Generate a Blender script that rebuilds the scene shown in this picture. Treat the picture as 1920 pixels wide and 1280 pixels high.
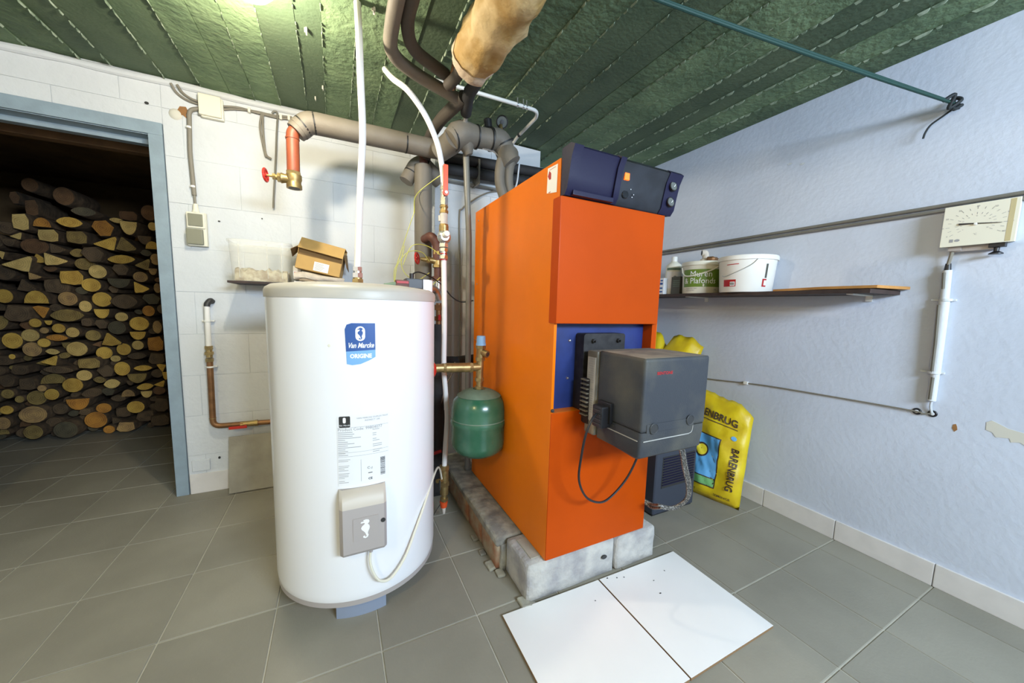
import bpy, bmesh, math, random
from mathutils import Vector, Matrix, noise
from mathutils.geometry import tessellate_polygon
random.seed(7)
PI = math.pi
SC = bpy.context.scene
COL = SC.collection
for o in list(bpy.data.objects): bpy.data.objects.remove(o)

# ------------------------------------------------------------------ camera
cd = bpy.data.cameras.new('camera'); cam = bpy.data.objects.new('camera', cd); COL.objects.link(cam)
cd.sensor_width = 36; cd.lens = 12.466; cd.shift_x = 0.0006; cd.shift_y = 0.00496; cd.clip_start = .02
RT = (0.896508, -0.442179, 0.027399); DN = (-0.023889, -0.110004, -0.993644); FW = (0.442383, 0.890155, -0.109183)
M = Matrix(((RT[0], -DN[0], -FW[0], 1.87025), (RT[1], -DN[1], -FW[1], -2.56505), (RT[2], -DN[2], -FW[2], 1.12578), (0, 0, 0, 1)))
cam.matrix_world = M
SC.camera = cam

# ------------------------------------------------------------------ world, lights, exposure
SC.view_settings.view_transform = 'Standard'; SC.view_settings.look = 'None'
SC.view_settings.gamma = 1; SC.view_settings.use_curve_mapping = False
SC.view_settings.exposure = 0.0
w = bpy.data.worlds.new('world'); SC.world = w; w.use_nodes = True
w.node_tree.nodes['Background'].inputs[0].default_value = (.62, .78, 1, 1)
w.node_tree.nodes['Background'].inputs[1].default_value = 1.0
def area(name, loc, target, size, power, col, sy=None):
    l = bpy.data.lights.new(name, 'AREA'); l.energy = power; l.color = col; l.size = size
    if sy: l.shape = 'RECTANGLE'; l.size_y = sy
    o = bpy.data.objects.new(name, l); COL.objects.link(o); o.location = loc
    o.rotation_euler = (Vector(target) - Vector(loc)).to_track_quat('-Z', 'Y').to_euler()
    return o
# daylight through the wide window in the wall behind the camera
area('window_daylight', (3.0, -4.36, 1.90), (2.9, 0, .6), 1.15, 132, (.67, .82, 1.0), .44)
# soft fill light added on the left side, no known source there
area('side_fill', (-1.62, -2.6, 1.5), (2.5, -1.2, 1.0), 1.2, 14, (1.0, .93, .80), 1.1)
l2 = bpy.data.lights.new('rear_lamp_light', 'POINT'); l2.energy = 56; l2.color = (1.0, .77, .38); l2.shadow_soft_size = .10
l2o = bpy.data.objects.new('rear_lamp_light', l2); COL.objects.link(l2o); l2o.location = (.65, -3.1, 2.04)
LAMP_POWER = 34
ll = bpy.data.lights.new('ceiling_lamp_light', 'POINT'); ll.energy = LAMP_POWER; ll.color = (1.0, .88, .68); ll.shadow_soft_size = .03
lo = bpy.data.objects.new('ceiling_lamp_light', ll); COL.objects.link(lo); lo.location = (1.63, -.98, 2.06)

# ------------------------------------------------------------------ materials
def mat(name, col, rough=.6, metal=0, var=0, vscale=8, col2=None, bump=0, bscale=60, spec=.5, coat=0, detail=4, trans=0, alpha=1, objrand=0, lo_=.38, hi=.64, world=0):
    m = bpy.data.materials.new(name); m.use_nodes = True
    nt = m.node_tree; N = nt.nodes; L = nt.links; b = N['Principled BSDF']
    c = (*col, 1)
    b.inputs['Base Color'].default_value = c; b.inputs['Roughness'].default_value = rough; b.inputs['Metallic'].default_value = metal
    b.inputs['Specular IOR Level'].default_value = spec
    if coat: b.inputs['Coat Weight'].default_value = coat; b.inputs['Coat Roughness'].default_value = .15
    if trans: b.inputs['Transmission Weight'].default_value = trans
    if alpha < 1: b.inputs['Alpha'].default_value = alpha
    tc = N.new('ShaderNodeTexCoord'); out = None; CO = tc.outputs['Object']
    if world: CO = N.new('ShaderNodeNewGeometry').outputs['Position']
    if var or col2:
        n = N.new('ShaderNodeTexNoise'); n.inputs['Scale'].default_value = vscale; n.inputs['Detail'].default_value = detail
        L.new(CO, n.inputs['Vector'])
        r = N.new('ShaderNodeMapRange'); r.inputs[1].default_value = lo_; r.inputs[2].default_value = hi
        L.new(n.outputs[0], r.inputs[0])
        mx = N.new('ShaderNodeMix'); mx.data_type = 'RGBA'
        c2 = (*(col2 or [x * (1 - var) for x in col]), 1)
        mx.inputs[6].default_value = c; mx.inputs[7].default_value = c2
        L.new(r.outputs[0], mx.inputs[0]); out = mx.outputs[2]
    if objrand:
        oi = N.new('ShaderNodeObjectInfo'); h = N.new('ShaderNodeHueSaturation')
        r2 = N.new('ShaderNodeMapRange'); r2.inputs[3].default_value = 1 - objrand; r2.inputs[4].default_value = 1 + objrand
        L.new(oi.outputs['Random'], r2.inputs[0]); L.new(r2.outputs[0], h.inputs['Value'])
        if out: L.new(out, h.inputs['Color'])
        else: h.inputs['Color'].default_value = c
        out = h.outputs[0]
    if out: L.new(out, b.inputs['Base Color'])
    if bump:
        n2 = N.new('ShaderNodeTexNoise'); n2.inputs['Scale'].default_value = bscale; n2.inputs['Detail'].default_value = 5
        L.new(CO, n2.inputs['Vector'])
        bp = N.new('ShaderNodeBump'); bp.inputs['Strength'].default_value = bump; bp.inputs['Distance'].default_value = .01
        L.new(n2.outputs[0], bp.inputs['Height']); L.new(bp.outputs[0], b.inputs['Normal'])
    return m
def emit(name, col, s):
    m = bpy.data.materials.new(name); m.use_nodes = True; b = m.node_tree.nodes['Principled BSDF']
    b.inputs['Base Color'].default_value = (*col, 1); b.inputs['Emission Color'].default_value = (*col, 1); b.inputs['Emission Strength'].default_value = s
    return m
def cutwood(name, col, dark, ringy=.5):
    m = mat(name, col, .75); nt = m.node_tree; N = nt.nodes; L = nt.links; b = N['Principled BSDF']
    tc = N['Texture Coordinate']; mp = N.new('ShaderNodeMapping'); mp.inputs['Scale'].default_value = (1, .15, 1)
    L.new(tc.outputs['Object'], mp.inputs['Vector'])
    wv = N.new('ShaderNodeTexWave'); wv.wave_type = 'RINGS'; wv.rings_direction = 'Y'; wv.inputs['Scale'].default_value = 26
    wv.inputs['Distortion'].default_value = 3; wv.inputs['Detail'].default_value = 2; L.new(mp.outputs[0], wv.inputs[0])
    n = N.new('ShaderNodeTexNoise'); n.inputs['Scale'].default_value = 22; n.inputs['Detail'].default_value = 4
    oi = N.new('ShaderNodeObjectInfo'); ad = N.new('ShaderNodeVectorMath'); L.new(tc.outputs['Object'], ad.inputs[0]); L.new(oi.outputs['Location'], ad.inputs[1]); L.new(ad.outputs[0], n.inputs[0])
    a = N.new('ShaderNodeMath'); a.operation = 'MULTIPLY_ADD'; L.new(wv.outputs['Fac'], a.inputs[0]); a.inputs[1].default_value = ringy * .5; L.new(n.outputs[0], a.inputs[2])
    r = N.new('ShaderNodeMapRange'); r.inputs[1].default_value = .42; r.inputs[2].default_value = .92; L.new(a.outputs[0], r.inputs[0])
    mx = N.new('ShaderNodeMix'); mx.data_type = 'RGBA'; mx.inputs[6].default_value = (*col, 1); mx.inputs[7].default_value = (*dark, 1); L.new(r.outputs[0], mx.inputs[0])
    h = N.new('ShaderNodeHueSaturation'); r2 = N.new('ShaderNodeMapRange'); r2.inputs[3].default_value = .75; r2.inputs[4].default_value = 1.15
    L.new(oi.outputs['Random'], r2.inputs[0]); L.new(r2.outputs[0], h.inputs['Value']); L.new(mx.outputs[2], h.inputs['Color']); L.new(h.outputs[0], b.inputs['Base Color'])
    bp = N.new('ShaderNodeBump'); bp.inputs['Strength'].default_value = .4; bp.inputs['Distance'].default_value = .006; L.new(n.outputs[0], bp.inputs['Height']); L.new(bp.outputs[0], b.inputs['Normal'])
    return m

MT = dict(
 wall=mat('wall_paint_white', (.64, .665, .685), .75, var=.06, vscale=3, bump=.3, bscale=34, spec=.25),
 wallblue=mat('wall_paint_blue', (.60, .65, .75), .8, var=.08, vscale=2.2, bump=.16, bscale=45, spec=.15),
 joint=mat('joint_paint', (.58, .61, .63), .85, var=.1, vscale=12, bump=.5, bscale=40),
 render=mat('grey_render', (.42, .43, .45), .9, var=.2, vscale=3),
 green=mat('green_shuttered_concrete', (.165, .24, .13), .75, col2=(.10, .155, .085), vscale=5, bump=1.0, bscale=38, detail=8, spec=.35, objrand=.22),
 greens=mat('green_smooth_concrete', (.115, .165, .095), .7, col2=(.085, .13, .075), vscale=4, bump=.35, bscale=60, spec=.35, objrand=.22),
 ridge=mat('pale_concrete_fin', (.40, .47, .35), .8, col2=(.14, .2, .13), vscale=30),
 tile=mat('grey_floor_tile', (.29, .27, .218), .55, var=.16, vscale=2.6, world=1, bump=.10, bscale=120, spec=.3, objrand=.07, detail=8),
 grout=mat('grout', (.50, .47, .39), .85, var=.15, vscale=20),
 base=mat('cream_base_tile', (.72, .69, .66), .35, var=.08, vscale=12),
 doorblue=mat('grey_blue_metal_paint', (.27, .35, .41), .45, var=.12, vscale=14, bump=.08, bscale=80),
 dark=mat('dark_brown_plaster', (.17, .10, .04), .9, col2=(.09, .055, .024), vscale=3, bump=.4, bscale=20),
 lintel=mat('brown_timber', (.16, .08, .03), .8, var=.3, vscale=10),
 tank=mat('white_enamel', (.86, .86, .87), .22, spec=.5, coat=.3),
 lid=mat('warm_grey_plastic', (.52, .49, .43), .4, var=.05, vscale=5),
 greypl=mat('taupe_grey_plastic', (.40, .36, .34), .45), greylt=mat('light_taupe_plastic', (.58, .52, .44), .45),
 foot=mat('blue_grey_foot', (.24, .28, .36), .5), blackpl=mat('black_plastic', (.012, .012, .014), .4),
 white=mat('white_plastic', (.80, .79, .74), .35), ivory=mat('ivory_plastic', (.76, .73, .60), .4), 
 pex=mat('white_pipe', (.82, .81, .77), .3), 
 orange=mat('orange_enamel_lit', (.80, .185, .002), .34, var=.10, vscale=3, bump=.03, bscale=140, spec=.18),  # the sides' warm reflection off the wall is put into the colour
 orangeShade=mat('orange_enamel_shaded', (.48, .06, .0004), .42, var=.12, vscale=3, bump=.03, bscale=140, spec=.1),  # same enamel made darker, the front's weaker light put into the colour
 navy=mat('navy_plastic', (.009, .008, .034), .45, spec=.3, bump=.05, bscale=200), navy2=mat('blue_painted_steel', (.012, .03, .16), .45, var=.3, vscale=12),
 console=mat('dark_console', (.016, .018, .024), .3, var=.5, vscale=18), silver=mat('steel', (.6, .6, .6), .35, 1),
 dial=mat('dial_face', (.13, .14, .13), .6, spec=.05), burner=mat('dusty_charcoal_plastic', (.030, .034, .042), .6, col2=(.085, .082, .066), vscale=6, bump=.12, bscale=220, lo_=.45, hi=.75),
 dusty=mat('dusty_plastic', (.24, .21, .16), .75, col2=(.13, .12, .10), vscale=14), strip=mat('pale_grey_label', (.42, .41, .38), .5, var=.15, vscale=30),
 iron=mat('dark_iron', (.045, .042, .042), .5, .5, var=.4, vscale=30), foam=mat('grey_pipe_foam', (.165, .145, .115), .62, var=.12, vscale=10, bump=.08, bscale=120),
 foamD=mat('dark_pipe_foam', (.075, .062, .05), .7, var=.2, vscale=10, bump=.1, bscale=120), foamB=mat('charcoal_pipe_foam', (.03, .03, .032), .75, var=.3, vscale=14),
 greypaint=mat('grey_painted_pipe', (.20, .19, .16), .35, var=.15, vscale=12), redlead=mat('red_lead_paint', (.29, .07, .028), .5, var=.25, vscale=20),
 brownp=mat('brown_red_primer', (.13, .045, .028), .55, var=.3, vscale=25), brass=mat('brass', (.45, .33, .14), .42, .8, var=.35, vscale=30),
 copper=mat('dull_copper', (.30, .15, .065), .45, .6, var=.35, vscale=20), red=mat('red_plastic', (.55, .03, .02), .35), redor=mat('orange_red_lever', (.75, .09, .02), .4),
 lag=mat('tan_lagging', (.40, .25, .075), .7, col2=(.66, .50, .26), vscale=9, bump=1.0, bscale=15), lagend=mat('plaster_wrap', (.56, .45, .33), .85, bump=.6, bscale=30),
 vessel=mat('green_vessel_enamel', (.018, .105, .055), .25, coat=.3, col2=(.045, .14, .08), vscale=10), dust=mat('dusty_green', (.16, .24, .17), .7, var=.3, vscale=14),
 capblue=mat('blue_cap', (.22, .42, .68), .45), yellow=mat('yellow_woven_sack', (.74, .56, .012), .42, col2=(.62, .43, .01), vscale=9, bump=.5, bscale=9), 
 skyb=mat('print_light_blue', (.14, .42, .72), .45), pgreen=mat('print_green', (.16, .40, .14), .45), print=mat('print_dark_brown', (.06, .035, .02), .5), pyel=mat('print_yellow', (.80, .62, .03), .45),
 logob=mat('logo_blue', (.035, .10, .32), .35), logol=mat('logo_light_blue', (.20, .42, .72), .35), logow=mat('logo_white', (.88, .88, .88), .4), inkg=mat('ink_grey', (.30, .30, .31), .5), inkd=mat('ink_dark', (.03, .03, .03), .5),
 paper=mat('label_paper', (.80, .80, .80), .45), card=mat('cardboard', (.56, .35, .12), .8, var=.10, vscale=14), cardin=mat('cardboard_dark', (.22, .13, .05), .9), 
 rag=mat('pale_cloth', (.68, .60, .50), .9, var=.2, vscale=20, bump=.4, bscale=60), ragw=mat('white_paper_pad', (.80, .76, .72), .8), rag2=mat('beige_rag', (.62, .55, .38), .9, col2=(.3, .22, .12), vscale=30),
 tub=None, shelfd=mat('dark_brown_board', (.05, .03, .025), .7, var=.3, vscale=20), ply=mat('orange_plywood', (.55, .26, .07), .6, var=.25, vscale=12),
 conc=mat('dusty_concrete', (.50, .48, .44), .9, col2=(.31, .30, .30), vscale=11, bump=1.0, bscale=26, detail=8), brick=mat('worn_red_brick', (.30, .13, .065), .9, col2=(.33, .27, .18), vscale=14, bump=.6, bscale=30),
 mortar=mat('grey_mortar', (.36, .34, .27), .95, col2=(.17, .16, .14), vscale=14, bump=.8, bscale=30), board=mat('white_faced_board', (.83, .82, .80), .32, var=.03, vscale=4), ochre=mat('brown_edge', (.26, .15, .07), .8),
 stone=mat('beige_slab', (.30, .28, .23), .8, col2=(.36, .34, .28), vscale=9, bump=.1, bscale=90), rope=mat('dark_green_rope', (.008, .045, .035), .7), ropeD=mat('black_twine', (.012, .016, .018), .7),
 cable=mat('grey_cable', (.22, .20, .16), .55), cablew=mat('painted_cable', (.55, .58, .62), .6), greencab=mat('yellow_green_wire', (.50, .50, .10), .45), braid=mat('braided_steel_hose', (.32, .30, .27), .4, .5, col2=(.06, .06, .06), vscale=220, lo_=.45, hi=.55),
 switchg=mat('olive_grey_switch', (.22, .22, .16), .5), lime=mat('olive_green_label', (.14, .24, .025), .45), redp=mat('label_red', (.42, .01, .012), .45), label2=mat('label_dark', (.07, .07, .055), .5),
 bark=mat('bark', (.11, .07, .038), .95, col2=(.05, .034, .02), vscale=18, bump=1.0, bscale=30, objrand=.3), glow=emit('lit_lamp_glass', (1, .93, .78), 6.0), ledo=emit('lit_orange_switch', (1, .12, .01), 2.2),
 peel=mat('bare_plaster', (.62, .60, .52), .9), rust=mat('rust_stain', (.35, .17, .06), .9, var=.3, vscale=20), tape=mat('black_tape', (.012, .012, .012), .5), foil=mat('shiny_tape', (.6, .6, .58), .25, .8))
m = mat('clear_tub_plastic', (.80, .78, .68), .3, trans=.0, alpha=.22); MT['tub'] = m
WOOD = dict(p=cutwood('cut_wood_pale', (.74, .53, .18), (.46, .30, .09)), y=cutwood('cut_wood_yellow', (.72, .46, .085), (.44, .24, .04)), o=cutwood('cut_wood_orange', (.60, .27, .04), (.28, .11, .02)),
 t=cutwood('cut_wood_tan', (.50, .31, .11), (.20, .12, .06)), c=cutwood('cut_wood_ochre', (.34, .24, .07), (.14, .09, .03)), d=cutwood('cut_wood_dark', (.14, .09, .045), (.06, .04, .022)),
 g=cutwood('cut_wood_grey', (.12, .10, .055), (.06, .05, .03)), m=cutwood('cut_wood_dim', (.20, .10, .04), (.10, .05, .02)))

# ------------------------------------------------------------------ geometry helpers
def B(): return bmesh.new()
def setm(bm, f0, mi):
    if mi:
        for f in list(bm.faces)[f0:]: f.material_index = mi
def box(bm, x0, x1, y0, y1, z0, z1, bev=0, mi=0, seg=2, mtx=None):
    f0 = len(bm.faces); t = bmesh.new()
    bmesh.ops.create_cube(t, size=1)
    bmesh.ops.scale(t, vec=(abs(x1 - x0), abs(y1 - y0), abs(z1 - z0)), verts=t.verts)
    if bev: bmesh.ops.bevel(t, geom=t.edges[:], offset=bev, segments=seg, profile=.7, affect='EDGES')
    t.normal_update()
    for f in t.faces: f.tag = max(abs(c) for c in f.normal) > .9999
    bmesh.ops.translate(t, vec=((x0 + x1) / 2, (y0 + y1) / 2, (z0 + z1) / 2), verts=t.verts)
    if mtx: t.transform(mtx)
    merge(bm, t, mi, True)
def merge(bm, t, mi=0, keep=False):
    t.verts.index_update(); vs = [bm.verts.new(v.co) for v in t.verts]
    for f in t.faces:
        try: nf = bm.faces.new([vs[v.index] for v in f.verts]); nf.material_index = mi or f.material_index; nf.smooth = True; nf.tag = f.tag if keep else False
        except ValueError: pass
    t.free()
def frame_of(d):
    d = d.normalized(); a = Vector((0, 0, 1)) if abs(d.z) < .9 else Vector((1, 0, 0))
    u = d.cross(a).normalized(); return u, d.cross(u).normalized()
def fillet(pts, rad, n=6):
    pts = [Vector(p) for p in pts]; out = [pts[0]]
    for i in range(1, len(pts) - 1):
        a, b, c = pts[i - 1], pts[i], pts[i + 1]
        l = min(rad, (a - b).length * .48, (c - b).length * .48)
        p, q = b + (a - b).normalized() * l, b + (c - b).normalized() * l
        for k in range(n + 1): t = k / n; out.append(p * (1 - t) ** 2 + b * 2 * t * (1 - t) + q * t * t)
    out.append(pts[-1]); return out
def smooth(pts, n=6):
    P = [Vector(p) for p in pts]; P = [P[0] * 2 - P[1]] + P + [P[-1] * 2 - P[-2]]; out = []
    for i in range(1, len(P) - 2):
        a, b, c, d = P[i - 1:i + 3]
        for k in range(n):
            t = k / n; out.append(.5 * ((2 * b) + (c - a) * t + (2 * a - 5 * b + 4 * c - d) * t * t + (3 * b - a - 3 * c + d) * t ** 3))
    out.append(P[-2]); return out
def tube(bm, pts, r, seg=14, mi=0, cap=True, jit=0):
    pts = [Vector(p) for p in pts]; n = len(pts); rr = r if isinstance(r, (list, tuple)) else [r] * n
    rings = []; u = None
    for i, p in enumerate(pts):
        d = (pts[min(i + 1, n - 1)] - pts[max(i - 1, 0)])
        if d.length < 1e-9: d = Vector((0, 0, 1))
        d.normalize()
        if u is None: u, v = frame_of(d)
        else:
            u = (u - d * u.dot(d)); u = u.normalized() if u.length > 1e-6 else frame_of(d)[0]
            v = d.cross(u)
        ring = []
        for k in range(seg):
            a = 2 * PI * k / seg; q = rr[i] * (1 + (noise.noise(p * 9 + Vector((a * 2, 0, 0))) * jit if jit else 0))
            ring.append(bm.verts.new(p + (u * math.cos(a) + v * math.sin(a)) * q))
        rings.append(ring)
    for a, b in zip(rings, rings[1:]):
        for k in range(seg):
            f = bm.faces.new((a[k], a[(k + 1) % seg], b[(k + 1) % seg], b[k])); f.material_index = mi; f.smooth = True
    if cap:
        for ring in (list(reversed(rings[0])), rings[-1]):
            f = bm.faces.new(ring); f.material_index = mi
    return bm
def lathe(bm, prof, c=(0, 0, 0), axis=(0, 0, 1), seg=32, mi=0, a0=0, a1=2 * PI):
    # prof: (r, h) pairs; revolved about axis through c
    ax = Vector(axis).normalized(); c = Vector(c); u, v = frame_of(ax)
    full = abs(a1 - a0 - 2 * PI) < 1e-6; n = seg if full else seg + 1; rings = []
    for r, h in prof:
        if r < 1e-6: rings.append([bm.verts.new(c + ax * h)])
        else: rings.append([bm.verts.new(c + ax * h + (u * math.cos(a0 + (a1 - a0) * k / seg) + v * math.sin(a0 + (a1 - a0) * k / seg)) * r) for k in range(n)])
    for a, b in zip(rings, rings[1:]):
        for k in range(seg if full else seg):
            k2 = (k + 1) % n
            if len(a) == 1 and len(b) == 1: continue
            vs = [a[0], b[k2], b[k]] if len(a) == 1 else ([a[k], a[k2], b[0]] if len(b) == 1 else [a[k], a[k2], b[k2], b[k]])
            try: f = bm.faces.new(vs); f.material_index = mi; f.smooth = True
            except ValueError: pass
def cyl(bm, p, q, r, seg=18, mi=0, bev=0):
    p, q = Vector(p), Vector(q); L = (q - p).length; b = min(bev, r * .4, L * .4)
    prof = [(0, 0), (r - b, 0), (r, b), (r, L - b), (r - b, L), (0, L)] if b else [(0, 0), (r, 0), (r, L), (0, L)]
    lathe(bm, prof, p, q - p, seg, mi)
def prism(bm, poly, fn, depth, mi=0, side=None):
    # poly 2D list -> fn(a,b,h): front at h=depth, back at h=0
    f = [bm.verts.new(fn(a, b, depth)) for a, b in poly]; k = [bm.verts.new(fn(a, b, 0)) for a, b in poly]; n = len(poly)
    for i in range(n):
        fc = bm.faces.new((k[i], k[(i + 1) % n], f[(i + 1) % n], f[i])); fc.material_index = side if side is not None else mi
    for idx, vs in ((0, f), (1, k)):
        for t in tessellate_polygon([[Vector((a, b, 0)) for a, b in poly]]):
            try: fc = bm.faces.new([vs[i] for i in (t if idx == 0 else reversed(t))]); fc.material_index = mi
            except ValueError: pass
OFFS = {}
def link(name, bm, mats, parent=None, kind=None, ang=35, label=None):
    sm = [not f.tag for f in bm.faces]; bmesh.ops.recalc_face_normals(bm, faces=bm.faces[:])
    me = bpy.data.meshes.new(name)
    if parent is not None: off = OFFS[parent.name]
    else:
        xs = [v.co for v in bm.verts]; off = Vector(((min(v.x for v in xs) + max(v.x for v in xs)) / 2, (min(v.y for v in xs) + max(v.y for v in xs)) / 2, min(v.z for v in xs)))
    bm.transform(Matrix.Translation(-off)); bm.to_mesh(me); bm.free()
    for m in (mats if isinstance(mats, (list, tuple)) else [mats]): me.materials.append(m)
    me.polygons.foreach_set('use_smooth', sm); me.set_sharp_from_angle(angle=math.radians(ang)); me.polygons.foreach_set('use_smooth', sm)
    o = bpy.data.objects.new(name, me); COL.objects.link(o)
    if parent is not None: o.parent = parent
    else: o.location = off
    OFFS[o.name] = off
    if kind: o['kind'] = kind
    if label: o['label'] = label
    return o
def root(name, loc, kind=None):
    o = bpy.data.objects.new(name, None); COL.objects.link(o); o.location = loc; OFFS[o.name] = Vector(loc); o.empty_display_size = .05
    if kind: o['kind'] = kind
    return o
def tag(o, label, cat, group=None):
    o['label'] = label; o['category'] = cat
    if group: o['group'] = group
    return o
def part(name, parent, mats, fn, **k):
    bm = B(); fn(bm); return link(name, bm, mats, parent, **k)
def one(name, mats, label, cat, fn, group=None, **k):
    bm = B(); fn(bm); return tag(link(name, bm, mats, None, **k), label, cat, group)
def strip2(poly, step):
    # flat polygon as bmesh in xy, cut into strips so that it can wrap a curved surface
    t = bmesh.new(); vs = [t.verts.new((a, b, 0)) for a, b in poly]
    for tri in tessellate_polygon([[Vector((a, b, 0)) for a, b in poly]]):
        try: t.faces.new([vs[i] for i in tri])
        except ValueError: pass
    xs = [p[0] for p in poly]; x = min(xs) + step
    while x < max(xs):
        bmesh.ops.bisect_plane(t, geom=t.verts[:] + t.edges[:] + t.faces[:], plane_co=(x, 0, 0), plane_no=(1, 0, 0)); x += step
    return t
def stripy(t, step):
    ys = [v.co.y for v in t.verts]; y = min(ys) + step
    while y < max(ys):
        bmesh.ops.bisect_plane(t, geom=t.verts[:] + t.edges[:] + t.faces[:], plane_co=(0, y, 0), plane_no=(0, 1, 0)); y += step
def text2(body, size, x=0, y=0, align='CENTER', bold=0, shear=0, sx=1, rot=0):
    c = bpy.data.curves.new('t', 'FONT'); c.body = body; c.size = size; c.align_x = align; c.align_y = 'CENTER'; c.offset = bold; c.shear = shear; c.resolution_u = 2
    o = bpy.data.objects.new('t', c); COL.objects.link(o)
    me = bpy.data.meshes.new_from_object(o); t = bmesh.new(); t.from_mesh(me)
    bpy.data.objects.remove(o); bpy.data.curves.remove(c); bpy.data.meshes.remove(me)
    ca, sa = math.cos(rot), math.sin(rot)
    for v in t.verts: a, b = v.co.x * sx, v.co.y; v.co = (x + a * ca - b * sa, y + a * sa + b * ca, 0)
    return t
def mapto(bm, t, fn, mi=0):
    for v in t.verts: v.co = fn(v.co.x, v.co.y)
    merge(bm, t, mi)
def rect(x0, x1, y0, y1): return [(x0, y0), (x1, y0), (x1, y1), (x0, y1)]
def rrect(x0, x1, y0, y1, r, n=4):
    o = []
    for cx, cy, a in ((x1 - r, y0 + r, -90), (x1 - r, y1 - r, 0), (x0 + r, y1 - r, 90), (x0 + r, y0 + r, 180)):
        for k in range(n + 1): t = math.radians(a + 90 * k / n); o.append((cx + r * math.cos(t), cy + r * math.sin(t)))
    return o
def ell(cx, cy, a, b, n=20): return [(cx + a * math.cos(2 * PI * k / n), cy + b * math.sin(2 * PI * k / n)) for k in range(n)]
SEA = [(-.45,.72),(-.38,.8),(-.15,.82),(-.2,.95),(.05,1.0),(.3,.93),(.38,.75),(.3,.6),(.2,.5),(.35,.35),(.4,.15),(.35,-.1),(.25,-.3),(.2,-.5),(.28,-.7),(.2,-.9),(0,-1.0),(-.2,-.92),(-.25,-.78),(-.12,-.7),(-.02,-.78),(-.08,-.85),(.02,-.88),(.1,-.78),(.03,-.6),(-.02,-.45),(-.15,-.25),(-.35,-.05),(-.42,.15),(-.3,.35),(-.12,.48),(-.05,.6),(-.15,.68),(-.4,.66)]
def sea(cx, cy, s): return [(cx + a * s, cy + b * s) for a, b in SEA]

# ================================================================== THE SETTING
XR = 4.124; ZC = 2.24; TX = .33; TY = .3356; TO = .22
fl = part('floor', None, MT['grout'], lambda bm: box(bm, -1.9, XR + .1, -4.5, 2.4, -.12, -.0035), kind='structure'); OFFS[fl.name] = Vector(fl.location)
protos = {}
rest = B(); nt_ = 0
for i in range(-6, 13):
    for j in range(-7, 14):
        x0, x1 = i * TX + .0025, (i + 1) * TX - .0025; y1 = TO - j * TY - .0025; y0 = TO - (j + 1) * TY + .0025
        x0 = max(x0, -1.64); x1 = min(x1, XR)
        y1 = min(y1, 2.2); y0 = max(y0, -4.4)
        if x1 - x0 < .02 or y1 - y0 < .02: continue
        if y0 >= .14 and x0 > 1.2: continue
        vis = (y1 > -2.45 and y0 < 0 and x0 > .1 - .0) or (y0 >= -.3 and y1 < 1.75 and -1.1 < x0 < .95)
        if y0 > -.02 and x0 > 1.0: continue
        if vis:
            key = (round(x1 - x0, 3), round(y1 - y0, 3))
            if key not in protos:
                bm = B(); box(bm, -(x1 - x0) / 2, (x1 - x0) / 2, -(y1 - y0) / 2, (y1 - y0) / 2, -.008, 0, bev=.0016, seg=1)
                me = bpy.data.meshes.new('tile'); bm.to_mesh(me); bm.free(); me.materials.append(MT['tile']); me.polygons.foreach_set('use_smooth', [False] * len(me.polygons)); protos[key] = me
            o = bpy.data.objects.new('tile', protos[key]); COL.objects.link(o); o.parent = fl
            o.location = Vector(((x0 + x1) / 2, (y0 + y1) / 2, random.uniform(-.0006, .0004))) - fl.location; nt_ += 1
        else: box(rest, x0, x1, y0, y1, -.008, 0)
o = link('tile', rest, MT['tile'], fl); o['kind'] = 'stuff'
print('floor tiles', nt_)

# back wall of painted blocks, door opening x .18-1.03
DX0, DX1, DZ = .12, 1.09, 2.02
def fback(bm):
    box(bm, -1.65, DX0, 0, .14, 0, ZC + .05); box(bm, DX1, XR + .1, 0, .14, 0, ZC + .05); box(bm, DX0, DX1, 0, .14, DZ, ZC + .05)
wb = part('wall_back', None, MT['joint'], fback, kind='structure')
ZR = [-.009 + .2345 * k for k in range(11)]
def blocks(parent, xa, xb, y, skip, half0=0, L=.47, zmin=0, zmax=ZC):
    for r in range(10):
        z0, z1 = max(ZR[r], zmin), min(ZR[r + 1], zmax); x = xa - (L / 2 if (r + half0) % 2 else 0)
        while x < xb:
            a, b = max(x, xa), min(x + L, xb); x += L
            segs = [(a, b, z0, z1)]
            if skip:
                s0, s1, sz = skip; ns = []
                for (a, b, c, d) in segs:
                    if b <= s0 or a >= s1: ns.append((a, b, c, d))
                    else:
                        if a < s0 - .02: ns.append((a, s0, c, d))
                        if b > s1 + .02: ns.append((s1, b, c, d))
                        if d > sz + .02: ns.append((max(a, s0), min(b, s1), max(c, sz), d))
                segs = ns
            for a, b, c, d in segs:
                if b - a < .02 or d - c < .01: continue
                p = random.uniform(.0016, .0034); bm = B()
                box(bm, a + .0011, b - .0011, y - p, y + .02, c + .0011, d - .0011, bev=.002, seg=2)
                link('block', bm, MT['wall'], parent)
blocks(wb, -1.65, 2.45, 0, (DX0, DX1, DZ))
blocks(wb, 3.21, XR, 0, None)
wc = part('wall_chimney_breast', None, MT['joint'], lambda bm: box(bm, 2.452, 3.208, -.249, -.001, 0, ZC), kind='structure')
blocks(wc, 2.45, 3.21, -.25, None, 1, .38)
part('wall_right', None, MT['wallblue'], lambda bm: box(bm, XR, XR + .12, -4.5, .14, -.05, ZC + .05), kind='structure')
part('wall_left', None, MT['wallblue'], lambda bm: (box(bm, -1.77, -1.65, -4.5, -3.3, -.05, ZC + .05), box(bm, -1.77, -1.65, -1.9, .14, -.05, ZC + .05), box(bm, -1.77, -1.65, -3.3, -1.9, -.05, .9), box(bm, -1.77, -1.65, -3.3, -1.9, 2.1, ZC + .05)), kind='structure')  # opening added to go with the left fill light
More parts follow.
